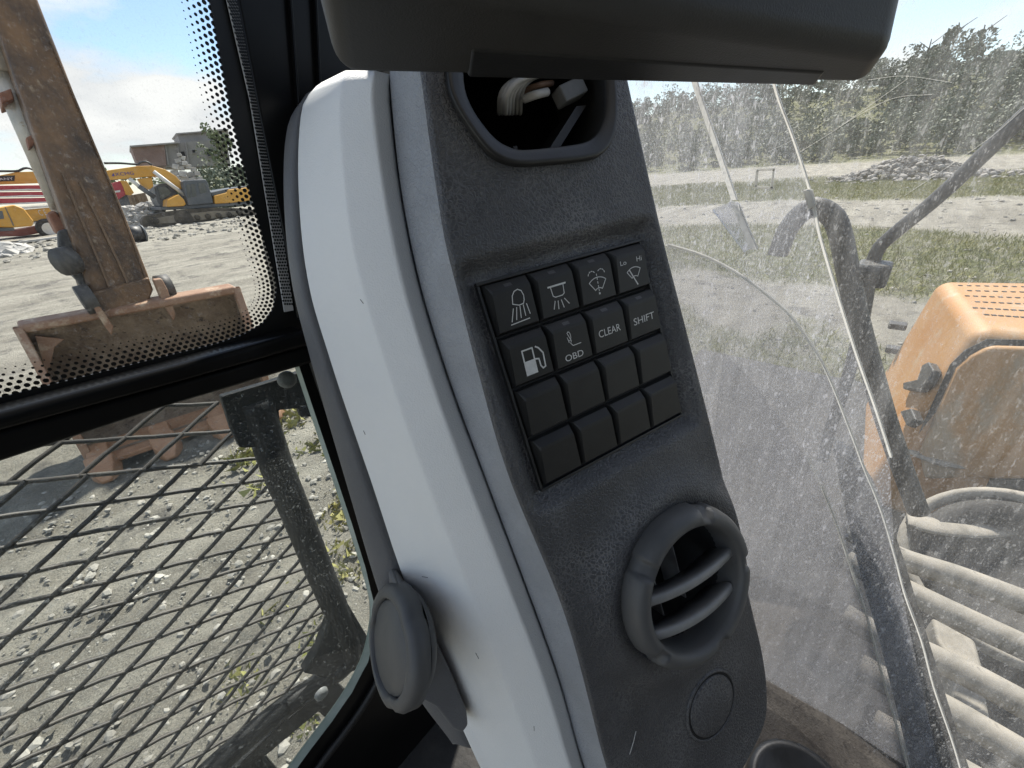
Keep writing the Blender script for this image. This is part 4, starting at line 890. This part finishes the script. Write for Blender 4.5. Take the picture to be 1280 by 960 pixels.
obj('boom_hose', G().tube(resample([hit(x, y, shift(XP, .5)) for x, y in cA([(-60, 384), (60, 384), (190, 392), (215, 378), (260, 374), (300, 400)])], 24), .05, 8), MT['hose'], ex, smooth=True)
# drum, rubble, boards and red unit beside the arm
def pile(name, label, cat, px_poly, n, r, m, dist_scale=1.0, up=1.0, base=None):
    g = G(); P = np.array(px_poly, float); x0, x1, y0, y1 = P[:, 0].min(), P[:, 0].max(), P[:, 1].min(), P[:, 1].max(); base = base or gr((x0+x1)/2, y1); pl = vplane(base)
    k = 0; tries = 0
    while k < n and tries < n*20:
        tries += 1; x, y = RNG.uniform(x0, x1), RNG.uniform(y0, y1)
        if not inpoly(px_poly, (x, y)): continue
        f_ = 1-(y-y0)/(y1-y0+1e-6); p = hit(x, y, shift(pl, f_*r*3.0)); g.rock(p-V(0, 0, r*.3), r*RNG.uniform(.45, 1.15), (1.2, 1, .7)); k += 1
    g.px([tuple(p) for p in (P-P.mean(0))*.86+P.mean(0)], shift(pl, r*2.2), r*3)
    o = obj(name, g, m); o['kind'] = 'stuff'; return o
conc = mat('broken_concrete', (.30, .29, .27), (.50, .485, .455), 2.2, .9, .5, 8, bdist=.03)
bro = mat('brown_boards', (.17, .12, .075), (.25, .19, .13), 3, .8)
pile('rubble_heap', '', '', cA([(70, 690), (150, 710), (280, 668), (385, 738), (240, 770), (205, 810), (235, 862), (130, 865), (95, 780)]), 170, .26, conc)
RP = vplane(gr(170, 272), 8)
unit = thing('red_machine_end', 'red machine end with a yellow slanted cover just right of the rusty arm', 'machine', gr(160, 278))
part('red_body', cA([(-30, 540), (60, 518), (98, 570), (102, 622), (50, 655), (-30, 670)]), RP, 1.2, MT['redp'], unit, 2.5)
part('yellow_cover', cA([(60, 514), (112, 518), (166, 606), (140, 626), (104, 620), (84, 560)]), RP, 1.1, yel, unit, 2.4)
part('white_mark', cA([(20, 592), (62, 585), (62, 600), (22, 606)]), RP, .02, MT['whitep'], unit, 2.47, 0)
part('chassis', cA([(-30, 650), (100, 622), (160, 620), (200, 700), (-20, 720)]), RP, 1.2, MT['gry'], unit, 2.7)
bd = thing('board_stack', 'stack of brown boards leaning behind the grey rubble heap', 'boards', gr(178, 268))
for k in range(6):
    part('board', cA([(118+k*22, 628-k*4), (138+k*22, 624-k*4), (168+k*22, 706-k*6), (146+k*22, 712-k*6)]), RP, .12, bro, bd, 1.2+.1*(k % 3), .01)
dp = gr(183, 302); DPn = vplane(dp, 20)
dr = thing('steel_drum', 'dark dented drum lying on the dirt at the arm tip', 'drum', dp)
da, db_ = hit(158, 293, DPn), hit(177, 292, DPn); obj('barrel', G().tube([da, da*.5+db_*.5, db_], [.30, .31, .30], 18), MT['hose'], dr, smooth=True)
obj('rim', G().tube([db_, db_+nrm(db_-da)*.06], .33, 18), MT['gry'], dr, smooth=True)
# old building on the bank, with brick and rendered walls
BP0 = gr(240, 225); d0_ = nrm(V(*(ray(240, 210)[:2]), 0)); bp0 = C*V(1, 1, 0)+d0_*78; BPL = vplane(bp0, 6)
brick_m = mat('weathered_brick', (.22, .145, .12), (.30, .21, .18), .8, .9, c3=(.36, .31, .27), s3=2.5, f3=.58)
rend = mat('grey_render', (.27, .25, .24), (.35, .33, .31), .5, .9, c3=(.22, .19, .17), s3=1.4, f3=.6)
bld = thing('derelict_building', 'derelict two-level brick and grey building on the bank behind the excavator', 'building', hit(240, 216, BPL))
part('brick_wall', cA([(140, 262), (392, 240), (410, 400), (200, 410)]), BPL, 9, brick_m, bld, 0, 0)
part('rendered_wall', cA([(392, 240), (640, 218), (800, 208), (860, 215), (890, 395), (640, 410), (410, 412)]), BPL, 9, rend, bld, .3, 0)
rf = part('roof_slab', cA([(132, 252), (500, 224), (506, 234), (140, 264)]), BPL, 10, rend, bld, -.6, 0)
uw = part('upper_wall', cA([(490, 166), (640, 152), (805, 136), (870, 134), (880, 225), (510, 232)]), BPL, 7, rend, bld, 2.0, 0)
part('upper_roof', cA([(480, 158), (640, 146), (810, 128), (875, 126), (875, 136), (490, 168)]), BPL, 8, rend, bld, 1.5, 0)
dkw = mat('dark_opening', (.035, .033, .033), rough=.9)
for q in ([(703, 280), (752, 274), (766, 326), (722, 332)], [(602, 285), (622, 283), (626, 304), (606, 306)], [(500, 300), (540, 296), (552, 330), (512, 334)]):
    wn_ = part('window', cA(q), BPL, .1, dkw, bld, .22, 0)
    qc = np.mean(np.array(q), 0); part('window_sill', cA([(q[3][0]-3, q[3][1]), (q[2][0]+3, q[2][1]), (q[2][0]+4, q[2][1]+5), (q[3][0]-2, q[3][1]+5)]), BPL, .3, rend, wn_, 0, 0)
for x in (395, 485, 548, 790):
    part('pilaster', cA([(x, 242-(x-392)*.08), (x+10, 241-(x-392)*.08), (x+34, 395), (x+22, 397)]), BPL, .3, rend, bld, .05, 0)
obj('mast', G().tube([hit(*cA([(690, 142)])[0], shift(BPL, 3)), hit(*cA([(668, 84)])[0], shift(BPL, 3))], .09, 6), MT['gry'], bld)
# stack of broken concrete blocks between the cab and the bank
bp1 = C*V(1, 1, 0)+nrm(V(*(ray(232, 215)[:2]), 0))*40; SPN = vplane(bp1, 0)
blk = thing('concrete_block_pile', 'tall heap of grey broken concrete blocks behind the excavator cab', 'rubble', hit(232, 262, SPN))
rb_ = np.random.default_rng(3)
for (x, y, s) in [(505, 320, 34), (530, 345, 40), (495, 365, 46), (545, 385, 44), (475, 410, 52), (520, 420, 48), (575, 410, 46), (612, 430, 42), (470, 455, 60), (530, 465, 60), (590, 470, 60), (640, 462, 44), (480, 500, 64), (545, 505, 64), (610, 510, 64), (660, 500, 40), (520, 545, 66), (600, 545, 66)]:
    a = rb_.uniform(-.4, .4); c_, s_ = math.cos(a), math.sin(a)
    q = [(x+(c_*i-s_*j)*s*.5, y+(s_*i+c_*j)*s*.36) for i, j in ((-1, -1), (.9, -1), (1, 1), (-1, .8))]
    part('block', cA(q), SPN, .9, conc, blk, rb_.uniform(0, .5), .03)

# yellow and red machines at the left edge
LP = vplane(gr(30, 300), 4)
sb = thing('lettered_yellow_boom', 'yellow boom with a black lettered plate lying behind the red beams', 'boom', hit(20, 262, shift(LP, 5)))
LB = shift(LP, 5.0)
bm2 = part('beam', cB([(-400, 300), (0, 268), (140, 240), (332, 234), (420, 240), (420, 330), (0, 345), (-400, 380)]), LB, .8, yel, sb)
pl_ = part('name_plate', cB([(-70, 276), (128, 270), (124, 316), (-70, 324)]), LB, .03, MT['blackp'], bm2, -.04, 0)
o_, e_ = hit(*cB([(-26, 314)])[0], shift(LB, -.06)), hit(*cB([(118, 306)])[0], shift(LB, -.06)); rt_ = nrm(e_-o_)
obj('lettering', text_geo(G(), 'SANY', o_, rt_, nrm(np.cross(LB[1], rt_)), np.linalg.norm(e_-o_)*.19, .01, 0, np.linalg.norm(e_-o_)), MT['whitep'], bm2, fix=False)
obj('hose', G().tube(resample([hit(x, y, LB) for x, y in cB([(-200, 236), (0, 233), (150, 231), (200, 210), (250, 208), (310, 236)])], 20), .06, 8), MT['hose'], sb, smooth=True)
rt2 = thing('red_boom_truck', 'red truck boom sections with white stripes at the left edge of the yard', 'truck', hit(20, 285, shift(LP, 3)))
LR = shift(LP, 3.0)
for (y0, y1, y2, y3) in ((356, 352, 398, 404), (412, 408, 452, 458), (466, 460, 505, 520)):
    bs = part('boom_section', cB([(-400, y0+14), (0, y0), (400, y1), (470, y1-2), (470, y2-2), (400, y2), (0, y3), (-400, y3+14)]), LR, .5, MT['redp'], rt2)
    part('white_stripe', cB([(-400, y3+4), (0, y3-10), (240, y3-20), (420, y2-12), (420, y2-2), (240, y3-6), (0, y3), (-400, y3+12)]), LR, .02, MT['whitep'], bs, -.02, 0)
part('truck_bed', cB([(190, 566), (440, 545), (470, 545), (470, 650), (280, 664)]), LR, 1.5, yel, rt2, -.6)
part('bed_edge', cB([(200, 540), (440, 524), (440, 542), (205, 556)]), LR, 1.5, MT['whitep'], rt2, -.7, 0)
part('bed_edge', cB([(280, 670), (440, 652), (440, 666), (285, 684)]), LR, 1.5, MT['whitep'], rt2, -.7, 0)
o_, e_ = hit(*cB([(345, 615)])[0], shift(LR, -.62)), hit(*cB([(410, 609)])[0], shift(LR, -.62)); rt_ = nrm(e_-o_)
obj('lettering', text_geo(G(), 'C E', o_, rt_, nrm(np.cross(LR[1], rt_)), .30, .01, 0, np.linalg.norm(e_-o_)), MT['whitep'], rt2, fix=False)
wh = hit(*cB([(430, 728)])[0], shift(LR, -.9)); whl = obj('wheel', G().lathe([(.30, .02), (.42, .05), (.52, .02), (.55, -.1), (.55, -.3), (.3, -.3)], wh, LR[1], 28), MT['tyre'], rt2, smooth=True)
obj('rim', G().lathe([(0, .0), (.22, .0), (.30, .04), (.33, .03)], wh, LR[1], 28), MT['whitep'], whl, smooth=True)
part('chassis', cB([(-200, 690), (110, 740), (345, 700), (470, 690), (470, 740), (200, 790), (-200, 800)]), LR, 1.4, mat('rust_red_chassis', (.20, .06, .05), (.28, .12, .09), 2, .8), rt2, -.2)
ld = thing('yellow_loader_hood', 'yellow machine hood with a dark lower edge, nearest at the left edge', 'loader', hit(15, 290, LP))
hd = part('hood', cB([(-300, 560), (0, 542), (125, 520), (205, 552), (292, 662), (282, 704), (120, 716), (-300, 712)]), LP, 1.6, yel, ld, -1.2, .08)
part('hood_seam', cB([(40, 540), (48, 540), (122, 700), (112, 700)]), LP, .02, MT['gry'], hd, -1.22, 0)
part('grille', cB([(-60, 580), (20, 572), (36, 640), (-60, 650)]), LP, .02, MT['gry'], hd, -1.22, 0)
part('underframe', cB([(-300, 712), (120, 716), (130, 742), (-300, 770)]), LP, 1.4, MT['gry'], ld, -1.1)
pile('broken_slabs', '', '', cB([(-20, 860), (80, 845), (165, 850), (215, 915), (140, 930), (60, 950), (-20, 960)]), 40, .30, conc)
wl = obj('low_kerb_wall', G().px(cB([(165, 835), (300, 818), (505, 792), (510, 806), (300, 836), (175, 850)]), vplane(gr(50, 303), 4), .4), conc); tag(wl, 'low broken concrete kerb lying across the yard left of the arm', 'kerb')

# ------------------------------------------------------------------ leaves: bushes, trees, wooded slope
def leafmat(name, a, b, tr=.25):
    m = mat(name, a, b, .9, .7, lo=.3, hi=.7); return m
MT['leaf'] = leafmat('grey_green_leaves', (.095, .115, .072), (.165, .185, .125))
MT['leaf2'] = leafmat('pale_leaves', (.10, .13, .06), (.22, .25, .14))
MT['bark'] = mat('bark', (.06, .05, .04), (.11, .09, .07), 6, .9)
def leaves(g, c, rx, rz, n, sz, rnd):
    """leaf faces spread through lumpy clumps"""
    nc_ = max(4, n//60); K = np.c_[rnd.normal(0, .42, (nc_, 2))*rx, rnd.normal(0, .40, nc_)*rz]+np.asarray(c); KR = rnd.uniform(.22, .42, nc_)
    i = rnd.integers(0, nc_, n); un = lambda a: a/np.linalg.norm(a, axis=1)[:, None]
    d = un(rnd.normal(0, 1, (n, 3)))*(KR[i]*rnd.uniform(.55, 1.05, n)**.5)[:, None]
    p = K[i]+d*np.array([rx, rx, rz]); u = un(rnd.normal(0, 1, (n, 3))); v = un(np.cross(u, rnd.normal(0, 1, (n, 3)))); s_ = (sz*rnd.uniform(.6, 1.4, n))[:, None]
    o = len(g.v); g.v += np.stack([p-u*s_, p+v*s_*.55, p+u*s_, p-v*s_*.55], 1).reshape(-1, 3).tolist()
    g.f += (np.arange(4*n).reshape(-1, 4)+o).tolist(); g.m += [0]*n
def tree(name, label, cat, base, h, rx, n, sz, seed, m, group=None):
    rnd = np.random.default_rng(seed); t = thing(name, label, cat, base, group); base = np.asarray(base, float)
    g = G().tube([base-V(0, 0, .2), base+V(.05*h, 0, .35*h), base+V(0, .03*h, .8*h)], [.035*h, .025*h, .008*h], 7)
    for k in range(5):
        a = rnd.uniform(0, 6.28); q = base+V(0, 0, h*(.3+.1*k)); g.tube([q, q+V(math.cos(a), math.sin(a), .7)*h*.25], [.012*h, .004*h], 5)
    obj('trunk', g, MT['bark'], t); g = G(); leaves(g, base+V(0, 0, h*.6), rx, h*.45, n, sz, rnd); obj('crown', g, m, t, fix=False); return t
def on_az(px, d): q = ray(px, 203.7-.0857*(px-640)); q = nrm(V(q[0], q[1], 0)); p = q*d; return V(p[0], p[1], float(terrain(p[0], p[1])))
tree('leafy_bush', 'pale green bush rising left of the derelict building', 'bush', on_az(143, 70)-V(0, 0, .3), 5.2, 3.2, 1100, .22, 11, MT['leaf2'])
tree('leafy_bush', 'small bush beside the heap of concrete blocks', 'bush', on_az(208, 48), 3.6, 1.6, 700, .15, 12, MT['leaf2'])
tree('leafy_tree', 'tree at the right end of the derelict building by the dotted window border', 'tree', on_az(290, 74)-V(0, 0, .5), 6.8, 2.0, 900, .2, 13, MT['leaf2'])
g = G(); rnd = np.random.default_rng(5)
for _ in range(5200):
    px_ = rnd.uniform(236, 330); d = rnd.uniform(48, 70); p = on_az(px_, d); leaves_n = 1
    u = nrm(rnd.normal(0, 1, 3)); s = rnd.uniform(.12, .3); v = nrm(np.cross(u, rnd.normal(0, 1, 3))); q = p+V(rnd.normal(0, .3), rnd.normal(0, .3), abs(rnd.normal(0, .35)))
    g.add([q-u*s, q+v*s*.55, q+u*s, q-v*s*.55], [(0, 1, 2, 3)])
o = obj('bank_weeds', g, MT['leaf'], fix=False); o['kind'] = 'stuff'
# wooded slope to the right: one mass of foliage, with a few trees standing out on its crest
g = G(); rnd = np.random.default_rng(6); top = G()
for _ in range(760):
    px_ = rnd.uniform(740, 1560); d = rnd.uniform(52, 92); p = on_az(px_, d); hgt = rnd.uniform(1.6, 4.2)
    leaves(g, p+V(0, 0, hgt*.45), hgt*.6, hgt*.5, 180, .15, rnd)
o = obj('wooded_slope', g, MT['leaf'], fix=False); o['kind'] = 'stuff'
for k, (px_, d, h_, lb) in enumerate([(1152, 88, 7.0, 'thin feathery tree standing above the wooded slope beside the monitor corner'), (1188, 86, 6.2, 'second thin tree on the crest of the wooded slope'), (1130, 84, 5.4, 'short tree closest to the monitor corner on the wooded slope')]):
    tree('crest_tree', lb, 'tree', on_az(px_, d), h_, 1.9, 420, .24, 30+k, MT['leaf'], 'trees on the crest of the slope')

# ------------------------------------------------------------------ right-hand deck of the machine: hood, hoses, rails
MT['hood'] = mat('dusty_orange_hood', (.38, .185, .06), (.44, .255, .11), 2.6, .6, .15, 30, bdist=.002, c3=(.42, .31, .20), s3=7, f3=.55)
MT['hoodp'] = mat('dusty_hood_panel', (.40, .22, .09), (.46, .29, .14), 2.0, .65, .15, 30, bdist=.002, c3=(.36, .28, .19), s3=6, f3=.5, stretch=(1, 1, .4))
MT['deck'] = mat('dark_deck', (.018, .018, .018), (.05, .047, .042), 5, .8, .4, 30, bdist=.004, c3=(.13, .12, .105), s3=14, f3=.6)
MT['tubeg'] = mat('dusty_grey_hose', (.17, .158, .13), (.33, .30, .25), 14, .7, .5, 50, bdist=.003, c3=(.07, .065, .055), s3=22, f3=.58)
MT['railb'] = mat('black_handrail', (.016, .016, .016), (.045, .043, .04), 9, .5, .2, 80, bdist=.001, c3=(.16, .15, .13), s3=60, f3=.62)
hz_ = H-.62
tA, tB, tC, tD = gz(1172, 350, hz_), gz(1330, 352, hz_), gz(1330, 424, hz_), gz(1222, 412, hz_)   # top plate
hood = thing('engine_hood', 'dusty orange hood with slotted top right of the cab', 'hood', (tA+tC)/2*V(1, 1, 0)+V(0, 0, H-1.35))
low_ = lambda p, dx, dy, dz: p+V(dx, dy, -dz)
lA = low_(tA, .06, .08, .75); lD = low_(tD, -.14, .12, .75); lC = low_(tC, -.18, 0, .75); lB = low_(tB, 0, 0, .75)
g = G().add([tA, tB, tC, tD, lA, lB, lC, lD], [(0, 3, 2, 1), (4, 5, 6, 7), (0, 4, 7, 3), (3, 7, 6, 2), (2, 6, 5, 1), (1, 5, 4, 0)])
body = obj('hood_shell', g, MT['hood'], hood, bevel=.045, seg=5)
# raised side panel with its groove
fn_ = nrm(np.cross(lD-tD, tC-tD)); fn_ = fn_*(-1 if np.dot(fn_, C-tD) < 0 else 1); FPn = (tD, fn_)
obj('panel_groove', G().px([(1146, 600), (1140, 560), (1188, 456), (1206, 438), (1234, 424), (1340, 426), (1340, 600)], shift(FPn, -.002), .006), MT['deck'], hood)
obj('side_panel', G().px([(1156, 600), (1150, 566), (1196, 462), (1214, 446), (1238, 433), (1340, 436), (1340, 600)], shift(FPn, -.03), .04), MT['hoodp'], hood, bevel=.018, seg=4)
lp_ = nrm(np.cross(lD-tD, tA-tD)); lp_ = lp_*(-1 if np.dot(lp_, C-tD) < 0 else 1); LPn = (tD, lp_)
obj('latch', G().px([(1152, 456), (1160, 452), (1166, 462), (1158, 478), (1146, 488), (1128, 486), (1128, 478), (1146, 474)], shift(LPn, -.03), .03), MT['railb'], hood, bevel=.006)
obj('latch', G().px([(1124, 514), (1138, 510), (1144, 524), (1132, 532)], shift(LPn, -.03), .03), MT['railb'], hood, bevel=.006)
for (x, y) in ((1122, 407), (1118, 437)):
    obj('hinge', G().box(hit(x, y, Xpl(tA[0]+.05)), .06, .07, .03), MT['railb'], hood, bevel=.006)
ex_, ey_ = nrm(tB-tA), nrm(tD-tA)
k = 0
for i in range(11):
    for j in range(6):
        p = lerp(lerp(tA, tB, .16+.075*i), lerp(tD, tC, .16+.075*i), .14+.12*j)+V(0, 0, .0012)
        obj('slot', G().box(p+ex_*(.019*(j % 2)), .013, .0085, .003, (ex_, nrm(np.cross(V(0, 0, 1), ex_)), V(0, 0, 1))), MT['deck'], hood)
# deck, curved guard plates and capped pipe
dk = G().prism([V(.40, .95, H-1.42), V(3.2, .95, H-1.42), V(3.2, -3, H-1.42), V(.40, -3, H-1.42)], V(0, 0, -.10))
deck = obj('machine_deck', dk, MT['deck'], bevel=.01); deck['kind'] = 'structure'
cp = thing('boom_foot', 'grey round boom foot parts with curved rims under the orange hood', 'machine part', gz(1260, 680, H-1.42))
for (pts, rad, z) in (([(1132, 556), (1155, 570), (1190, 579), (1235, 576), (1290, 562), (1340, 545)], .022, H-1.10), ([(1134, 648), (1165, 657), (1215, 661), (1260, 656), (1320, 640)], .028, H-1.12)):
    top_l = resample([gz(x, y, z) for x, y in pts], 30); g = G()
    g.tube(top_l, rad*1.3, 12); g.v = [(x, y, z+(zz-z)*.35) for (x, y, zz) in g.v]; cr_o = obj('curved_rim', g, MT['tubeg'], cp, smooth=True); obj('skirt', G().grid([[p, p+V(.02, 0, -.26)] for p in top_l]), MT['deck'], cr_o)
rc = gz(1275, 715, H-1.15); g = G().lathe([(0, -.05), (.13, -.05), (.15, .0), (.19, .02), (.22, .0), (.22, -.25)], rc, nrm(V(-.5, .05, .85)), 40); obj('round_cap', g, MT['deck'], cp, smooth=True)
g = G().lathe([(.225, -.02), (.235, .01), (.255, .01), (.262, -.02)], rc, nrm(V(-.5, .05, .85)), 40); obj('cap_ring', g, MT['tubeg'], cp, smooth=True)
HZ = H-1.05
for k, pts in enumerate([[(1062, 664), (1124, 697), (1200, 722), (1300, 760)], [(1058, 700), (1075, 710), (1136, 740), (1210, 776), (1300, 818)], [(1055, 768), (1085, 786), (1152, 815), (1220, 848), (1300, 892)], [(1075, 832), (1108, 852), (1178, 884), (1240, 920), (1310, 962)], [(1095, 905), (1130, 925), (1190, 960), (1260, 1000)]]):
    P = resample([gz(x, y, HZ-.05*k*.6) for x, y in pts], 24)
    lab = ['rearmost grey hose beside the cab, just below the round cap', 'second grey hose from the hood, below the rearmost one', 'third grey hose from the hood, in the middle of the row', 'fourth grey hose from the hood, above the nearest one', 'nearest grey hose, lowest of the row beside the cab'][k]
    o = obj('hydraulic_hose', G().tube(P, .030, 16), MT['tubeg'], smooth=True); tag(o, lab, 'hose', 'grey hoses beside the cab')
for (q, lab) in (([(1165, 770), (1220, 800), (1232, 842), (1190, 824), (1172, 800)], 'pale grey valve block between the hoses'), ([(1180, 838), (1232, 862), (1240, 900), (1196, 880)], 'grey metal block under the lower hoses')):
    o = obj('valve_block', G().px(q, Zpl(H-1.25), .12), MT['tubeg'], bevel=.01); tag(o, lab, 'block')
# handrails
hr = thing('handrail', 'bent black tube handrail outside the right window', 'handrail', gz(1145, 600, H-1.2))
HX = Xpl(1.05)
P = resample([hit(x, y, HX) for x, y in [(972, 318), (984, 288), (1000, 268), (1018, 259), (1040, 270), (1050, 292), (1058, 330), (1070, 390), (1086, 450), (1106, 520), (1126, 580), (1148, 640)]], 60)
obj('rail_tube', G().tube(P, .0195, 14), MT['railb'], hr, smooth=True)
obj('cross_strut', G().tube([hit(1048, 335, HX), hit(1098, 343, HX)], .014, 10), MT['railb'], hr, smooth=True)
ma = thing('mirror_arm', 'long slanting black tube arm crossing the view of the field', 'mirror arm', hit(1030, 560, Xpl(1.2)))
P = resample([hit(x, y, Xpl(1.2)) for x, y in [(1420, 20), (1280, 145), (1180, 240), (1120, 290), (1100, 308), (1092, 325), (1086, 352), (1078, 400), (1060, 470), (1040, 530), (1028, 575)]], 60)
obj('arm_tube', G().tube(P, .0130, 12), MT['railb'], ma, smooth=True)
obj('clamp', G().box(hit(1090, 342, Xpl(1.18)), .06, .06, .05), MT['railb'], ma, bevel=.008)

# ------------------------------------------------------------------ grass, gravel, rubble on the ground
MT['grassb'] = mat('grass_blades', (.17, .19, .045), (.37, .33, .13), .8, .7, lo=.3, hi=.7)
MT['stone'] = mat('yard_stones', (.16, .15, .13), (.42, .40, .35), 3, .9)
def scatter_grass(n, amin, amax, dmin, dmax, size, seed, extra=None):
    rnd = np.random.default_rng(seed); g = []; f = []
    a = rnd.uniform(amin, amax, n); d = np.sqrt(rnd.uniform(dmin**2, dmax**2, n)); X = d*np.sin(a); Y = d*np.cos(a); amt = grass_amount(X, Y) if extra is None else extra(X, Y)
    keep = rnd.uniform(0, 1, n) < amt; X, Y, d = X[keep], Y[keep], d[keep]; Z = terrain(X, Y)
    m_ = len(X); th = rnd.uniform(0, 6.28, m_); s = size*rnd.uniform(.5, 1.5, m_); ln = rnd.normal(0, .45, (m_, 2))
    P = np.stack([X, Y, Z], 1); w_ = np.stack([np.cos(th), np.sin(th), np.zeros(m_)], 1)*(.10*s)[:, None]; tip = P+np.stack([ln[:, 0]*s, ln[:, 1]*s, s], 1)
    vs_ = np.stack([P-w_, P+w_, tip], 1).reshape(-1, 3); G_ = G(); G_.v = vs_.tolist(); G_.f = np.arange(3*m_).reshape(-1, 3).tolist(); G_.m = [0]*m_; return G_
o = obj('field_grass', scatter_grass(230000, R(52), R(112), 4.3, 34, .075, 21), MT['grassb'], fix=False); o['kind'] = 'stuff'
tuft = np.array([gr(x, y)[:2] for x, y in [(352, 515), (358, 530), (395, 560), (422, 650), (428, 690), (340, 600), (330, 560), (312, 575), (398, 800), (300, 850), (345, 760), (440, 720), (432, 620), (380, 905)]])
rnd = np.random.default_rng(9); gg = G()
for (x, y) in tuft:
    for _ in range(60):
        px_, py_ = x+rnd.normal(0, .05)*math.hypot(x, y)/2, y+rnd.normal(0, .05)*math.hypot(x, y)/2; z = float(terrain(px_, py_)); th = rnd.uniform(0, 6.28); s = rnd.uniform(.012, .04)*math.hypot(x, y)/2
        p = V(px_, py_, z); w_ = V(math.cos(th), math.sin(th), 0)*s*.14; gg.add([p-w_, p+w_, p+w_*.8+V(rnd.normal(0, .4)*s, rnd.normal(0, .4)*s, s*.7), p+V(rnd.normal(0, .7)*s, rnd.normal(0, .7)*s, s)], [(0, 1, 2, 3)])
o = obj('weed_tufts', gg, MT['grassb'], fix=False); o['kind'] = 'stuff'
gg = G(); rnd = np.random.default_rng(10)
for _ in range(3200):
    a = rnd.uniform(R(-25), R(40)); d = 1.2+3.6*rnd.uniform()**.8; x, y = d*math.sin(a), d*math.cos(a); r_ = .006+.022*rnd.uniform()**4
    gg.rock(V(x, y, float(terrain(x, y))+r_*.2), r_, (1.2, 1, .7))
for _ in range(1500):
    a = rnd.uniform(R(-12), R(30)); d = rnd.uniform(22, 33); x, y = d*math.sin(a), d*math.cos(a); r_ = .03+.12*rnd.uniform()**4
    gg.rock(V(x, y, float(terrain(x, y))+r_*.2), r_, (1.2, 1, .7))
for _ in range(1500):
    a = rnd.uniform(R(55), R(105)); d = rnd.uniform(4, 30); x, y = d*math.sin(a), d*math.cos(a); r_ = (.006+.02*rnd.uniform()**4)*(.5+d/8)
    gg.rock(V(x, y, float(terrain(x, y))+r_*.2), r_, (1.2, 1, .7))
o = obj('gravel', gg, MT['stone'], fix=False); o['kind'] = 'stuff'
mound = G(); rnd = np.random.default_rng(12); mp_ = gr(1135, 222)
for _ in range(800):
    u = rnd.normal(0, 1, 2); x = mp_[0]+u[0]*.9; y = mp_[1]+u[1]*1.5; hgt = 1.0*math.exp(-(u[0]**2+u[1]**2)*.55); mound.rock(V(x, y, float(terrain(x, y))+hgt*rnd.uniform(.5, 1)), rnd.uniform(.04, .17), (1.2, 1, .7))
o = obj('rubble_mound', mound, mat('mound_debris', (.14, .125, .105), (.40, .38, .35), 3, .9), fix=False); o['kind'] = 'stuff'
